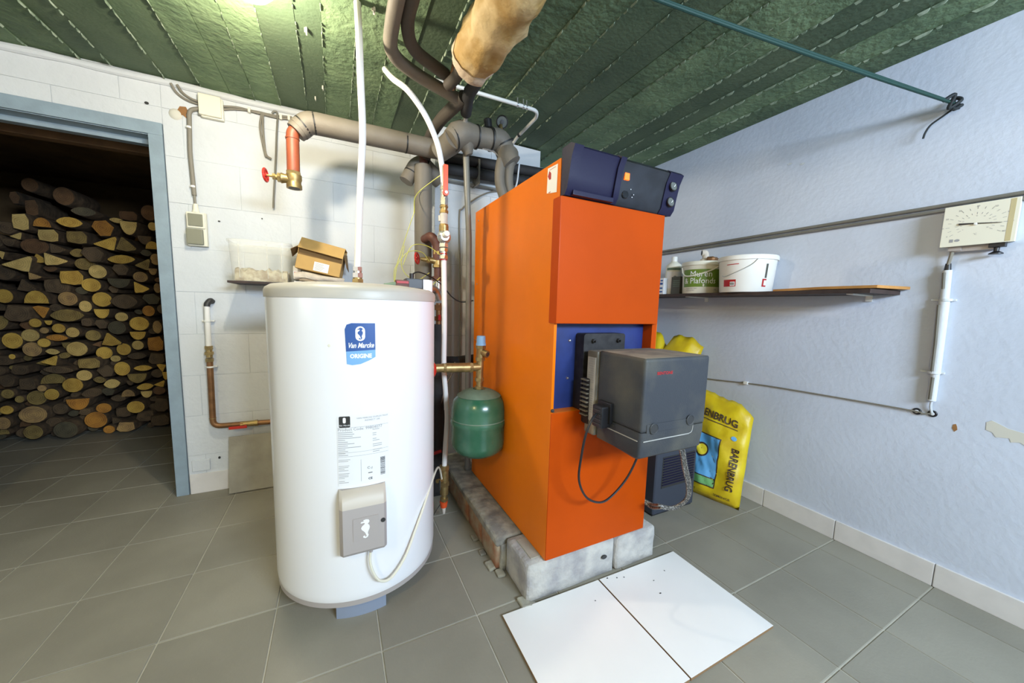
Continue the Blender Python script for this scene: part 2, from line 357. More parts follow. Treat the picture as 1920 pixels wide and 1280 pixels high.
part('wall_front', None, MT['wallblue'], lambda bm: (box(bm, -1.77, 2.3, -4.52, -4.4, -.05, ZC + .05), box(bm, 3.7, XR + .12, -4.52, -4.4, -.05, ZC + .05), box(bm, 2.3, 3.7, -4.52, -4.4, -.05, 1.60), box(bm, 2.3, 3.7, -4.52, -4.4, 2.17, ZC + .05)), kind='structure')
def winf(name, a, b, z0, z1, fn):
    w_ = part(name, None, MT['white'], lambda bm: [box(bm, *fn(*q)) for q in ((a, b, z0, z0 + .05), (a, b, z1 - .05, z1), (a, a + .05, z0, z1), (b - .05, b, z0, z1), ((a + b) / 2 - .03, (a + b) / 2 + .03, z0, z1))], kind='structure')
    return w_
winf('window_1', 2.3, 3.7, 1.60, 2.17, lambda p, q, r, s: (p, q, -4.47, -4.43, r, s))
winf('window_added', -3.3, -1.9, .9, 2.1, lambda p, q, r, s: (-1.74, -1.70, p, q, r, s))  # unseen window added to account for the left fill light

# peeled patches and stains are real thin chips on the right wall
def chip(name, x, pts, m, parent=None):
    return part(name, wr, m, lambda bm: prism(bm, pts, lambda a, b, h: Vector((XR - h, a, b)), .0012))
wr = bpy.data.objects['wall_right']
chip('peeled_patch', 0, [(-2.188, .735), (-2.20, .745), (-2.215, .738), (-2.24, .725), (-2.30, .715), (-2.36, .715), (-2.40, .66), (-2.35, .672), (-2.29, .668), (-2.27, .682), (-2.25, .676), (-2.245, .69), (-2.215, .684), (-2.205, .70), (-2.19, .705)], MT['peel'])
chip('paint_scar', 0, [(-2.115, .705), (-2.108, .70), (-2.107, .685), (-2.114, .672), (-2.121, .682), (-2.119, .695)], MT['rust'])
for y, z in ((-1.46, 1.93), (-1.40, 1.95)): chip('paint_scar', 0, ell(y, z, .012, .006, 8), MT['joint'])
for x, z, a, b in ((1.035, 2.108, .009, .007), (1.234, .197, .006, .008), (1.50, 1.60, .004, .004), (1.30, 1.56, .006, .004)):
    part('wall_hole', wb, MT['inkd'], lambda bm: prism(bm, ell(x, z, a, b, 9), lambda p, q, h: Vector((p, -.0045 - h, q)), .001))
part('rust_patch', wb, MT['rust'], lambda bm: prism(bm, [(1.152, 2.10), (1.165, 2.125), (1.19, 2.128), (1.197, 2.11), (1.188, 2.09), (1.192, 2.07), (1.175, 2.085), (1.165, 2.08)], lambda p, q, h: Vector((p, -.0046 - h, q)), .003))
part('plaster_plug', wb, MT['peel'], lambda bm: lathe(bm, [(0, .012), (.012, .011), (.022, .006), (.028, 0), (.0, 0)], (1.145, -.004, 2.082), (0, -1, 0), 14))

# ceiling of shuttered concrete: every board imprint is its own piece
cl = part('ceiling', None, MT['greens'], lambda bm: box(bm, -1.77, XR + .12, -4.52, .14, ZC + .012, ZC + .12), kind='structure')
seams = [-1.65, -1.5, -1.36, -1.2, -1.06, -.9, -.74, -.6, -.43, -.3, -.15, 0, .13, .26, .40, .52, .643, .81, .919, 1.114, 1.261, 1.385, 1.495, 1.618, 1.752, 1.847, 1.974, 2.104, 2.215, 2.335, 2.465, 2.578, 2.72, 2.873, 3.03, 3.182, 3.30, 3.43, 3.568, 3.705, 3.83, 3.98, 4.124]
for k, (a, b) in enumerate(zip(seams, seams[1:])):
    rough_ = (k * 7 % 5) not in (1, 3) ; dz = random.choice((0, .002, .004, .007)) if rough_ else .009
    if abs(a - .81) < .01 or abs(a - 1.752) < .01 or abs(a - 1.114) < .01: rough_ = False; dz = .011
    bm = B(); box(bm, a + .001, b - .001, -4.4, 0, ZC + dz, ZC + .02)
    if rough_:
        t = bmesh.new()
        # low relief of the poured face
        nx, ny = 3, 60; g = [[t.verts.new((a + .001 + (b - a - .002) * p / nx, -3.2 + 3.2 * q / ny, ZC + dz - .0006 + noise.noise(Vector((a * 5 + p * .7, q * .9, k))) * .0028 - (.0 if 0 < p < nx else -.001))) for q in range(ny + 1)] for p in range(nx + 1)]
        for p in range(nx):
            for q in range(ny): t.faces.new((g[p][q], g[p][q + 1], g[p + 1][q + 1], g[p + 1][q]))
        merge(bm, t)
    link('board', bm, MT['green'] if rough_ else MT['greens'], cl, ang=60)
rd = B()
for k, x in enumerate(seams[1:-1]):
    if k * 5 % 7 == 2 and abs(x - 1.495) > .01: continue
    y = -3.6
    while y < -.02:
        L = random.uniform(.015, .06)
        if random.random() < (.86 if k % 3 else .6):
            h = random.uniform(.002, .0065); w_ = random.uniform(.0008, .0022); xo = random.uniform(-.0015, .0015)
            v = [rd.verts.new(p) for p in ((x + xo - w_, y, ZC + .006), (x + xo + w_, y, ZC + .006), (x + xo + w_, y + L, ZC + .006), (x + xo - w_, y + L, ZC + .006), (x + xo, y + L * .2, ZC - h), (x + xo + .001, y + L * .8, ZC - h * random.uniform(.5, 1)))]
            for q in ((0, 1, 4), (1, 2, 5, 4), (2, 3, 5), (3, 0, 4, 5)): rd.faces.new([v[i] for i in q])
        y += L + random.uniform(0, .012)
o = link('concrete_fin', rd, MT['ridge'], cl); o['kind'] = 'stuff'
for x, y, s in ((1.79, -.74, .010), (2.03, -.99, .012), (2.13, -.86, .012), (1.84, -.33, .007), (2.25, -.80, .009), (1.80, -.20, .006)):
    part('nail_stub', cl, MT['peel'], lambda bm: (box(bm, x - s * .3, x + s * .3, y - s, y + s, ZC - .012, ZC + .01, bev=.002), box(bm, x - s * .8, x + s * .4, y - s * .3, y + s * .2, ZC - .006, ZC + .01)))
# lumpy plaster coving along the back wall
def cov(bm):
    pts = []; x = -1.64
    while x < 2.45: pts.append((x, -.004, 2.226 + noise.noise(Vector((x * 3, 0, 0))) * .008)); x += .05
    tube(bm, pts, [.018 + .006 * noise.noise(Vector((p[0] * 7, 3, 0))) for p in pts], 10)
part('trim_1', None, MT['wall'], cov, kind='structure')

# storeroom behind the door
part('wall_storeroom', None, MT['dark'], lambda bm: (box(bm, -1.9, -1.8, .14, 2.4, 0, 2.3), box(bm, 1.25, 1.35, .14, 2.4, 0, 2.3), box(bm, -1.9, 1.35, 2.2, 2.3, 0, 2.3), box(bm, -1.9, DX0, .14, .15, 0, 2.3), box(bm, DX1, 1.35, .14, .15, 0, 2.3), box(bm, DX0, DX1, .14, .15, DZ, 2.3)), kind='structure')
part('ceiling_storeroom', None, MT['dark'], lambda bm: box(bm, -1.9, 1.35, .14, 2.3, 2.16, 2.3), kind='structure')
part('trim_2', None, MT['lintel'], lambda bm: box(bm, -.6, 1.25, .26, .32, 1.935, 2.16, bev=.004), kind='structure')
# steel door frame
df = root('door_1', (1.06, 0, 0), 'structure')
def prof(bm, a, b, z0, z1): box(bm, a, b, -.012, .05, z0, z1, bev=.002)
part('jamb', df, MT['doorblue'], lambda bm: (box(bm, 1.032, 1.088, -.012, .005, 0, 1.96, bev=.002), box(bm, 1.032, 1.036, 0, .14, 0, 1.96), box(bm, 1.024, 1.033, .05, .075, 0, 1.96)))
part('jamb', df, MT['doorblue'], lambda bm: (box(bm, .12, .178, -.012, .005, 0, 1.96, bev=.002), box(bm, .174, .178, 0, .14, 0, 1.96), box(bm, .177, .186, .05, .075, 0, 1.96)))
part('door_head', df, MT['doorblue'], lambda bm: (box(bm, .12, 1.088, -.0125, .005, 1.96, 2.021, bev=.002), box(bm, .178, 1.032, 0, .14, 1.957, 1.961)))
part('door_stop', df, MT['doorblue'], lambda bm: box(bm, .178, 1.032, .075, .12, 1.932, 1.96, bev=.002))

# skirting tiles
br = root('baseboard_right', (XR, -1.5, 0), 'structure')
js = [-4.4 + .0] ; y = -1.456
ys = [-1.456 - .3353 * k for k in range(-4, 9)]
for a in ys:
    bm = B(); box(bm, XR - .012, XR, a - .3353 + .003, a - .0, 0, .1, bev=.003); link('tile', bm, MT['base'], br)
bb = root('baseboard_back', (1.3, 0, 0), 'structure')
for a, b in ((1.095, 1.30), (1.303, 1.62), (1.623, 1.95), (1.953, 2.28)):
    bm = B(); box(bm, a, b, -.012, -.001, 0, .115, bev=.003); link('tile', bm, MT['base'], bb)

# ================================================================== CEILING LAMP
LX, LY = 1.630, -.985
def flamp():
    r = root('ceiling_lamp', (LX, LY, ZC)); 
    part('base', r, MT['white'], lambda bm: lathe(bm, [(0, 0), (.085, 0), (.09, -.02), (.085, -.045), (.0, -.045)], (LX, LY, ZC), (0, 0, 1), 32))
    part('glass_shade', r, MT['glow'], lambda bm: lathe(bm, [(.082, -.045), (.080, -.06), (.065, -.078), (.035, -.088), (0, -.09)], (LX, LY, ZC), (0, 0, 1), 32))
    tag(r, 'round white ceiling lamp with lit glass on the green ceiling above the tank', 'lamp')
flamp()

r = root('ceiling_lamp', (.65, -3.1, ZC))
part('base', r, MT['white'], lambda bm: lathe(bm, [(0, 0), (.085, 0), (.09, -.02), (.085, -.045), (.0, -.045)], (.65, -3.1, ZC), (0, 0, 1), 32))
part('glass_shade', r, MT['glow'], lambda bm: lathe(bm, [(.082, -.045), (.080, -.06), (.065, -.078), (.035, -.088), (0, -.09)], (.65, -3.1, ZC), (0, 0, 1), 32))
tag(r, 'round white ceiling lamp at the rear of the room, behind the viewer', 'lamp')
# ================================================================== FIREWOOD
LOGS = '''bp,-168,1648,44,64 ho,-65,1656,49,38 ly,86,1675,75,44 bo,257,1651,71,69 lp,338,1724,47,23 hp,420,1671,53,59 rp,547,1704,30,36 tp,-209,1548,32,27 bp,-42,1567,57,49 bc,113,1568,60,51 ty,266,1544,80,63 tc,394,1540,66,59 hy,542,1549,46,36 tp,-267,1400,21,32 tp,-178,1354,88,65 ty,-116,1386,52,38 tp,2,1390,66,50 bd,201,1447,70,63 ly,343,1424,87,41 tc,473,1393,50,48 rt,549,1441,37,49 tt,-111,1260,34,28 by,59,1260,72,62 rp,213,1316,54,55 ry,152,1214,62,58 bd,338,1342,52,47 hg,330,1235,70,42 rt,458,1290,50,45 ht,542,1338,28,30 ty,457,1206,50,49 rt,562,1205,23,43 bm,-172,1778,36,63 bm,-231,1831,28,47 rm,21,1882,61,70 rm,-151,1937,47,52 lg,167,1763,73,39 bm,359,1790,60,40 rm,509,1822,54,65 ry,-281,1108,48,53 hy,-131,1104,67,54 rt,33,1100,57,56 ry,211,1101,62,63 ld,344,1089,86,69 ro,483,1016,41,47 rp,115,1041,40,49 hy,215,991,47,42 rp,324,966,41,38 ry,431,912,63,60 rt,541,885,31,56 to,-126,995,47,50 bd,-240,983,71,64 lc,45,972,107,62 ry,-160,913,35,36 hy,-78,917,22,20 ry,-29,874,38,38 rt,-117,856,26,25 rp,46,843,39,41 rp,-187,820,50,50 ry,-282,781,55,64 rt,-186,714,53,58 ry,-100,768,38,38 lo,-39,801,66,31 rc,143,816,48,45 ty,250,788,65,59 rg,291,874,60,59 bd,190,906,41,40 hy,409,814,52,38 rp,392,731,38,41 bo,520,745,52,65 ry,310,700,47,52 ry,189,672,53,54 rp,62,713,65,63 lp,-64,695,42,28 rp,266,628,33,27 ry,-283,662,19,22 bd,-326,639,58,40 ty,-87,629,49,41 bc,127,599,71,48 ry,308,547,51,61 ly,433,546,61,28 ty,541,540,32,37 ld,386,643,64,33 hy,558,470,21,40 hc,391,464,63,45 rp,75,500,48,45 bd,186,526,57,54 hc,-108,485,80,47 ld,-50,555,91,36 ry,4,425,61,61 lp,241,427,54,47 ly,418,380,57,34 ty,520,404,38,29 ht,314,334,46,36 hp,422,314,39,33 bg,197,361,46,38 rt,-148,417,26,26 ry,-93,369,42,47 rc,-192,341,56,59 rc,-280,338,26,28 rc,-335,384,35,38 ry,-328,271,36,35 rc,-378,256,19,25 ho,40,271,77,57 ro,177,230,50,44 ry,367,222,59,54 bd,522,224,49,64 rd,-82,240,46,48 bd,271,175,47,45 rt,-219,213,79,70 ro,121,142,76,77 rt,-363,168,39,51 hc,-385,94,29,25 rg,-43,80,72,70 rc,-213,84,54,58 ro,175,37,37,36 bt,291,59,60,45 bd,398,127,62,52 bd,-248,565,49,40 bd,-313,488,48,50 bd,-220,456,43,51 ld,109,352,75,49 ld,251,295,51,33 bd,507,616,54,51 bd,501,85,64,53 bd,114,927,33,36 lc,-13,668,43,31 bd,-136,528,31,26 bd,62,214,41,33'''
ORD = ['', 'first', 'second', 'third', 'fourth', 'fifth', 'sixth', 'seventh', 'eighth', 'ninth', 'tenth', 'eleventh', 'twelfth', 'thirteenth', 'fourteenth', 'fifteenth', 'sixteenth', 'seventeenth', 'eighteenth', 'nineteenth', 'twentieth', 'twenty-first', 'twenty-second']
KN = dict(r='round', h='half-round split', l='lens-shaped split', t='wedge-shaped split', b='blocky split')
CN = dict(p='pale', y='yellow', o='orange', t='tan', c='ochre', d='dark brown', g='grey-brown', m='dim reddish-brown')
def logpoly(k, w, h):
    n = 16; P = []
    if k == 'r': P = [((1 + .05 * noise.noise(Vector((a * .8, w * 99, h * 55)))) * math.cos(a), math.sin(a)) for a in [2 * PI * i / n for i in range(n)]]
    elif k == 'h':
        P = [(math.cos(a), 1 - 2 * abs(math.sin(a)) ** .9 if 0 else .85 - 1.85 * math.sin(a)) for a in [PI * i / 10 for i in range(11)]]
        if random.random() < .35: P = [(a, -b) for a, b in reversed(P)]
    elif k == 'l':
        P = [(math.cos(a), math.copysign(abs(math.sin(a)) ** 1.5, math.sin(a))) for a in [2 * PI * i / n for i in range(n)]]; s = random.uniform(-.25, .25); P = [(a, b * .9 + s * a) for a, b in P]
    elif k == 't':
        P = random.choice(([(-1, .95), (-.9, 1), (1, -.1), (.95, -.3), (.1, -.85), (-.85, -1), (-1, -.8)], [(-1, .8), (-.3, 1), (.8, .75), (1, .6), (.3, -.9), (.1, -1), (-.5, -.1)], [(-1, -.2), (-.9, -.35), (.3, -.95), (.7, -1), (1, .7), (.9, 1), (.7, .95)], [(-1, -.8), (-.4, 1), (-.2, .95), (1, -.5), (.9, -.75), (0, -1)]))
    else: P = random.choice(([(-1, -.4), (-.6, 1), (.2, .9), (.9, .8), (1, -.6), (.3, -1), (-.6, -.9)], [(-1, .1), (-.7, .8), (.3, 1), (1, .2), (.6, -.9), (-.3, -1)], [(-.9, .8), (.6, 1), (1, .3), (.9, -.8), (.2, -1), (-.9, -.8), (-1, 0)]))
    return [(a * w, b * h) for a, b in P]
def mklog(x, z, w, h, k, c, y, L):
    P = logpoly(k, w, h); bm = B(); n = len(P); sk = random.uniform(-.02, .02)
    def ring(yy, s, dx=0): return [bm.verts.new((x + a * s + dx, yy, z + b * s)) for a, b in P]
    f = ring(y, .93); g = ring(y + .006, 1.0); e = ring(y + L, 1.0, sk); m0 = [bm.verts.new((x + w * random.uniform(-.1, .1), y - .001 + random.uniform(0, .004), z))]
    for i in range(n): q = bm.faces.new((f[i], f[(i + 1) % n], m0[0])); q.material_index = 0
    for a_, b_ in ((f, g), (g, e)):
        for i in range(n): q = bm.faces.new((a_[i], b_[i], b_[(i + 1) % n], a_[(i + 1) % n])); q.material_index = 1
    q = bm.faces.new(e); q.material_index = 0
    off = Vector((x, y, z)); bm.transform(Matrix.Translation(-off)); bmesh.ops.recalc_face_normals(bm, faces=bm.faces[:])
    me = bpy.data.meshes.new('log'); bm.to_mesh(me); bm.free(); me.materials.append(WOOD[c]); me.materials.append(MT['bark'])
    me.polygons.foreach_set('use_smooth', [True] * len(me.polygons)); me.set_sharp_from_angle(angle=math.radians(42))
    o = bpy.data.objects.new('log', me); COL.objects.link(o); o.location = off; return o
logs = []
for s in LOGS.split():
    k, x, z, w_, h_ = s.split(','); x, z, w_, h_ = [int(q) / 1000 for q in (x, z, w_, h_)]
    if z - h_ < .002: z = h_ + .002
    logs.append([x, z, w_, h_, k[0], k[1], 1.40 + random.uniform(-.035, .03) + (.12 if k[1] == 'm' else 0), 0])
for it in range(5):
    for i in range(len(logs)):
        for j in range(i):
            a, b = logs[i], logs[j]; dx, dz = (a[0] - b[0]) / (a[2] + b[2]), (a[1] - b[1]) / (a[3] + b[3]); d = math.hypot(dx, dz)
            if d < .93:
                s = min(.12, (.93 - d) * .25) / max(d, .1); mx_, mz_ = dx * s * (a[2] + b[2]) / 2, dz * s * (a[3] + b[3]) / 2
                a[0] += mx_; a[1] = max(a[1] + mz_, a[3] + .002); b[0] -= mx_; b[1] = max(b[1] - mz_, b[3] + .002)
                a[2] *= .99; b[2] *= .99; a[3] *= .99; b[3] *= .99
random.seed(11)
def clash(x, z, r, L, f): return any(((x - q[0]) / (q[2] + r)) ** 2 + ((z - q[1]) / (q[3] + r)) ** 2 < f for q in L)
fill = []
for rr in (.062, .05, .04, .032, .025):
    for t_ in range(2600):
        x, z = random.uniform(-.85, .95), random.uniform(rr, 1.86)
        top = 1.62 + .10 * math.sin(x * 3 + 1)
        if z > top or (z > 1.55 and rr < .04): continue
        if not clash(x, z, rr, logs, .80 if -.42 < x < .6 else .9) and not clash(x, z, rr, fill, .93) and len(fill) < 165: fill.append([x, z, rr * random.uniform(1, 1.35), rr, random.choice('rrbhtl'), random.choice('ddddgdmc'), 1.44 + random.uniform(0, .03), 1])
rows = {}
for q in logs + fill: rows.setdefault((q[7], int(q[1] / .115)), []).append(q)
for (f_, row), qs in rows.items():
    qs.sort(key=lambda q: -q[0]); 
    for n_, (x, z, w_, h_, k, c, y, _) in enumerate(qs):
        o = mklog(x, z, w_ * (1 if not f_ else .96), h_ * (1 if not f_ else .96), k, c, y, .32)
        pos = ORD[min(n_ + 1, 21)]
        if f_: tag(o, '%s %s recessed log, %s from the jamb in the %s layer up' % (CN[c], KN[k].split()[0].replace('-shaped',''), pos, ORD[row + 1]), 'log', 'firewood logs stacked in the storeroom')
        else: tag(o, '%s %s log end, %s from the jamb in the %s layer up' % (KN[k], CN[c], pos, ORD[row + 1]), 'log', 'firewood logs stacked in the storeroom')
print('logs', len(logs), 'fill', len(fill))

# ================================================================== WATER HEATER
TXC, TYC, TRR = 1.947, -1.011, .303
def tankmap(r):
    return lambda a, z: Vector((TXC + r * math.sin(a / TRR), TYC - r * math.cos(a / TRR), z))
th = root('water_heater', (TXC, TYC, 0))
tc_ = (TXC, TYC, 0)
part('tank_body', th, MT['tank'], lambda bm: lathe(bm, [(0, .075), (.296, .075), (.301, .09), (TRR, .11), (TRR, 1.145), (0, 1.145)], tc_, seg=96))
part('bottom_rim', th, MT['greypl'], lambda bm: lathe(bm, [(0, .062), (.292, .062), (.300, .068), (.300, .088), (0, .088)], tc_, seg=96))
part('lid', th, MT['lid'], lambda bm: lathe(bm, [(0, 1.14), (.306, 1.14), (.3065, 1.165), (.302, 1.175), (.285, 1.186), (.20, 1.197), (.08, 1.204), (0, 1.205)], tc_, seg=96))
for a in (-3.5, 115, 235):
    def ff(bm, a=a):
        lathe(bm, [(.275, 0), (.285, 0), (.285, .07), (.275, .07), (.275, 0)], tc_, seg=12, a0=math.radians(a - 20), a1=math.radians(a + 20))
    bm = B(); n_ = 12
    for r_, h0, h1 in ((.27, 0, .066),):
        poly = [(TXC + rr * math.sin(math.radians(a + d)), TYC - rr * math.cos(math.radians(a + d))) for rr, ds in ((.272, range(-18, 19, 4)), (.225, range(18, -19, -4))) for d in ds]
        prism(bm, poly, lambda p, q, h: Vector((p, q, h)), .066)
    link('foot', bm, MT['foot'], th, ang=50)
R1 = TRR + .0012; D = math.radians
def dec(name, par, mt, polys, fn, step=.012): 
    bm = B()
    for p in polys: mapto(bm, strip2(p, step), fn)
    return link(name, bm, mt, par, ang=60)
def txt(bm, *a, fn=None, **k): mapto(bm, text2(*a, **k), fn)
def A_(deg): return D(deg) * TRR
x0, x1 = A_(-9.8), A_(7.5); zt, zb = 1.062, .925
lg = [(x0 + .004, zb + .004), (x0 + .02, zb), (x0 + .045, zb + .003), (x1 - .02, zb + .014), (x1, zb + .025), (x1, zt), (x0 + .02, zt), (x0 + .006, zt - .005), (x0, zt - .02)]
up = [(x0 + .0025, .970), (x1, .974), (x1, zt), (x0 + .02, zt), (x0 + .006, zt - .005), (x0, zt - .02)]
lo2 = [(x0 + .003, .970), (x0 + .004, zb + .004), (x0 + .02, zb), (x0 + .045, zb + .003), (x1 - .02, zb + .014), (x1, zb + .025), (x1, .974)]
lb = dec('logo_label', th, MT['logob'], [up], tankmap(R1)); dec('logo_band', lb, MT['logol'], [lo2], tankmap(R1))
xm = (x0 + x1) / 2
bm = B(); mapto(bm, strip2(rrect(xm - .0145, xm + .0145, 1.004, 1.052, .0144, 6), .02), tankmap(R1 + .0006))
txt(bm, 'Van Marcke', .0235, xm + .001, .989, bold=.0006, shear=.35, sx=.70, fn=tankmap(R1 + .0006))
txt(bm, 'ORIGINE', .0185, xm + .001, .954, bold=.0009, sx=.90, fn=tankmap(R1 + .0006)); link('logo_print', bm, MT['logow'], lb)
dec('seahorse_emblem', lb, MT['logob'], [sea(xm, 1.028, .0195)], tankmap(R1 + .0012))
dl = dec('data_label', th, MT['paper'], [rect(A_(-15.6), A_(15), .515, .757)], tankmap(R1))
bm = B(); mapto(bm, strip2(rrect(A_(-14.4), A_(-7.9), .717, .755, .004), .02), tankmap(R1 + .0006)); link('logo_square', bm, MT['inkd'], dl)
bm = B(); mapto(bm, strip2(rrect(A_(-12.1), A_(-10.4), .732, .751, .004, 4), .02), tankmap(R1 + .0011)); txt(bm, 'Van Marcke', .0075, A_(-11.1), .7245, shear=.3, fn=tankmap(R1 + .0011)); link('logo_print', bm, MT['logow'], dl)
bm = B(); f2 = tankmap(R1 + .0006)
txt(bm, 'VAN MARCKE DUPLEX MAXI', .0078, A_(5.2), .7455, fn=f2); txt(bm, 'INDIRECT 200', .0078, A_(5.0), .7365, fn=f2)
txt(bm, 'Product Code: 99804077', .0135, A_(-15.2), .7095, align='LEFT', fn=f2)
random.seed(5)
for k in range(13):
    zz = .700 - k * .0065; L_ = random.choice((.022, .03, .05, .07, .045)); mapto(bm, strip2(rect(A_(-15.2), A_(-15.2) + L_, zz - .0011, zz + .0007), .02), f2)
    if k % 3 != 1: mapto(bm, strip2(rect(A_(5), A_(5) + random.choice((.012, .022, .03)), zz + .002 - .001, zz + .002 + .0008), .02), f2)
for zz in (.716, .630, .6165): mapto(bm, strip2(rect(A_(-15.4), A_(14.8), zz - .0004, zz + .0004), .02), f2)
for k in range(16):
    zz = .606 - k * .0053
    if k in (2, 3, 8, 13): continue
    mapto(bm, strip2(rect(A_(-15.2), A_(-15.2) + random.choice((.018, .03, .036, .033)), zz - .0009, zz + .0006), .02), f2)
mapto(bm, strip2(rect(A_(-2.2), A_(-2.2) + .0008, .525, .602), .02), f2)
link('label_print', bm, MT['inkg'], dl)
bm = B(); zz = .535
while zz < .600:
    h = random.choice((.0008, .0012, .002)); mapto(bm, strip2(rect(A_(9.6), A_(12.6), zz, zz + h), .02), f2); zz += h + random.choice((.0008, .0014))
mapto(bm, strip2(rect(A_(2), A_(4.6), .5495, .552), .02), f2); txt(bm, 'CE', .011, A_(3.3), .53, fn=f2, bold=.0003); txt(bm, 'C-1', .012, A_(3.2), .568, fn=f2, rot=-.2)
link('barcode', bm, MT['inkd'], dl)
part('screw_plug', th, MT['ivory'], lambda bm: lathe(bm, [(0, .0015), (.004, .001), (.005, 0), (0, 0)], tankmap(TRR)(A_(-18.8), .989), (-.32, -.95, 0), 12))
# control box: curved-back grey casing with sloping pale top
cb = None
def cbx(bm):
    # local a (arc), z ; protrusion profile by z
    pr_ = [(.290, .040), (.300, .046), (.455, .046), (.478, .040), (.497, .024), (.505, .004)]
    al, ar = A_(-15.6), A_(12.4)
    pf = lambda a, d: Vector((TXC + a * 1.0, TYC - math.sqrt(TRR ** 2 - a * a) if d is None else TYC - TRR - d, 0))
    L_ = []; 
    for z, d in pr_:
        row = [Vector((TXC + al, TYC - math.sqrt(TRR ** 2 - al * al), z)), Vector((TXC + al + .001, TYC - TRR - d + .012, z)), Vector((TXC + al + .010, TYC - TRR - d, z)), Vector((TXC + ar - .010, TYC - TRR - d, z)), Vector((TXC + ar - .001, TYC - TRR - d + .010, z)), Vector((TXC + ar, TYC - math.sqrt(TRR ** 2 - ar * ar), z))]
        L_.append([bm.verts.new(p) for p in row])
    for i, (a, b) in enumerate(zip(L_, L_[1:])):
        for k in range(5): f = bm.faces.new((a[k], a[k + 1], b[k + 1], b[k])); f.material_index = 1 if i >= 2 and 0 < k < 4 else 0
    bm.faces.new(list(reversed(L_[0]))); bm.faces.new(L_[-1])
bx = part('control_box', th, [MT['greypl'], MT['greylt']], cbx, ang=30)
yf = TYC - TRR - .046
part('cover_panel', bx, MT['greypl'], lambda bm: prism(bm, rrect(TXC - .042, TXC + .038, .340, .420, .003), lambda a, b, h: Vector((a, yf - h, b)), .002))
part('seahorse_emblem', bx, MT['logow'], lambda bm: prism(bm, sea(TXC - .004, .379, .033), lambda a, b, h: Vector((a, yf - .002 - h, b)), .0012))
part('screw_recess', bx, MT['inkd'], lambda bm: lathe(bm, [(0, .0006), (.008, .0006), (.008, 0), (0, 0)], (TXC + .052, yf, .395), (0, -1, 0), 14))
part('cable_gland', bx, MT['greypl'], lambda bm: cyl(bm, (TXC + .012, yf + .02, .296), (TXC + .014, yf + .02, .277), .006, 12))
for z, s in ((.869, 1),):
    a = D(66.8); n_ = Vector((math.sin(a), -math.cos(a), 0)); p_ = Vector((TXC, TYC, z)) + n_ * TRR
part('red_flange', th, MT['red'], lambda bm: lathe(bm, [(0, .012), (.014, .012), (.026, .007), (.034, .001), (.034, -.004), (0, -.004)], (TXC + .303, TYC - .03, .8465), (1, -.22, 0), 24))
tag(th, 'tall white cylindrical water heater with grey lid and blue logo label', 'water heater')
# grey lead from the control box, round the tank to the drain valve
one('power_lead', MT['ivory'], 'pale grey cable looping from the tank control box towards the drain valve', 'cable', lambda bm: tube(bm, smooth([(TXC + .014, yf + .022, .285), (1.957, -1.34, .245), (1.965, -1.345, .205), (1.985, -1.345, .165), (2.015, -1.335, .148), (2.045, -1.32, .158), (2.085, -1.30, .20), (2.125, -1.27, .27), (2.17, -1.225, .34), (2.22, -1.14, .385), (2.27, -1.03, .385), (2.31, -.93, .33), (2.335, -.875, .25)], 6), .0045, 8))

# ================================================================== BOILER
BX0, BX1, BYF, BYB, BZ0, BZ1 = 2.572, 3.088, -1.493, -.668, .158, 1.638
bo = root('boiler', ((BX0 + BX1) / 2, (BYF + BYB) / 2, BZ0))
t_ = .012
part('side_panel', bo, MT['orange'], lambda bm: box(bm, BX0, BX0 + t_, BYF, BYB, BZ0, BZ1, bev=.002))
part('side_panel', bo, MT['orange'], lambda bm: box(bm, BX1 - t_, BX1, BYF, BYB, BZ0, BZ1 - .12, bev=.002))
part('rear_panel', bo, MT['orange'], lambda bm: box(bm, BX0 + t_, BX1 - t_, BYB - .012, BYB, BZ0, 1.52))
part('top_panel', bo, MT['orange'], lambda bm: box(bm, BX0 + t_, BX1 - t_, BYF + .05, BYB - .012, 1.50, 1.512))
part('lower_door', bo, MT['orangeShade'], lambda bm: box(bm, BX0 + .001, BX1 - .001, BYF - .004, BYF + .02, BZ0, .742, bev=.003))
part('corner_post', bo, MT['orangeShade'], lambda bm: box(bm, BX1 - .032, BX1 - .006, BYF - .003, BYF + .05, .742, 1.075))
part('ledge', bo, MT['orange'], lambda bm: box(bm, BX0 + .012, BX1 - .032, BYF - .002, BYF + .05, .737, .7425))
part('upper_door', bo, MT['orangeShade'], lambda bm: box(bm, BX0 - .006, BX1 - .022, BYF - .02, BYF + .03, 1.074, 1.509, bev=.004))
rp = part('burner_panel', bo, MT['navy2'], lambda bm: box(bm, BX0 + .012, BX1 - .03, BYF + .045, BYF + .055, .742, 1.074))
for x, z in ((2.675, 1.006), (2.672, .86), (2.945, 1.006), (2.945, .86)): part('screw', rp, MT['silver'], lambda bm: lathe(bm, [(0, .006), (.004, .005), (.0065, 0), (0, 0)], (x, BYF + .045, z), (0, -1, 0), 10))
for y, z in ((-.715, 1.585), (-.705, 1.25), (-.70, .94)): part('screw', bo, MT['silver'], lambda bm: lathe(bm, [(0, .003), (.004, .002), (.0045, 0), (0, 0)], (BX0, y, z), (-1, 0, 0), 8))
part('screw', bo, MT['iron'], lambda bm: lathe(bm, [(0, .006), (.006, .005), (.007, 0), (0, 0)], (BX0 + .006, BYF - .002, .752), (-.3, -1, 0), 10))
fs = lambda a, b, h=0: Vector((BX0 - .0006 - h, a, b))
sk = part('warranty_sticker', bo, MT['logow'], lambda bm: prism(bm, [(-1.475, 1.530), (-1.410, 1.542), (-1.412, 1.628), (-1.477, 1.624)], lambda a, b, h: fs(a, b, h), .0005))
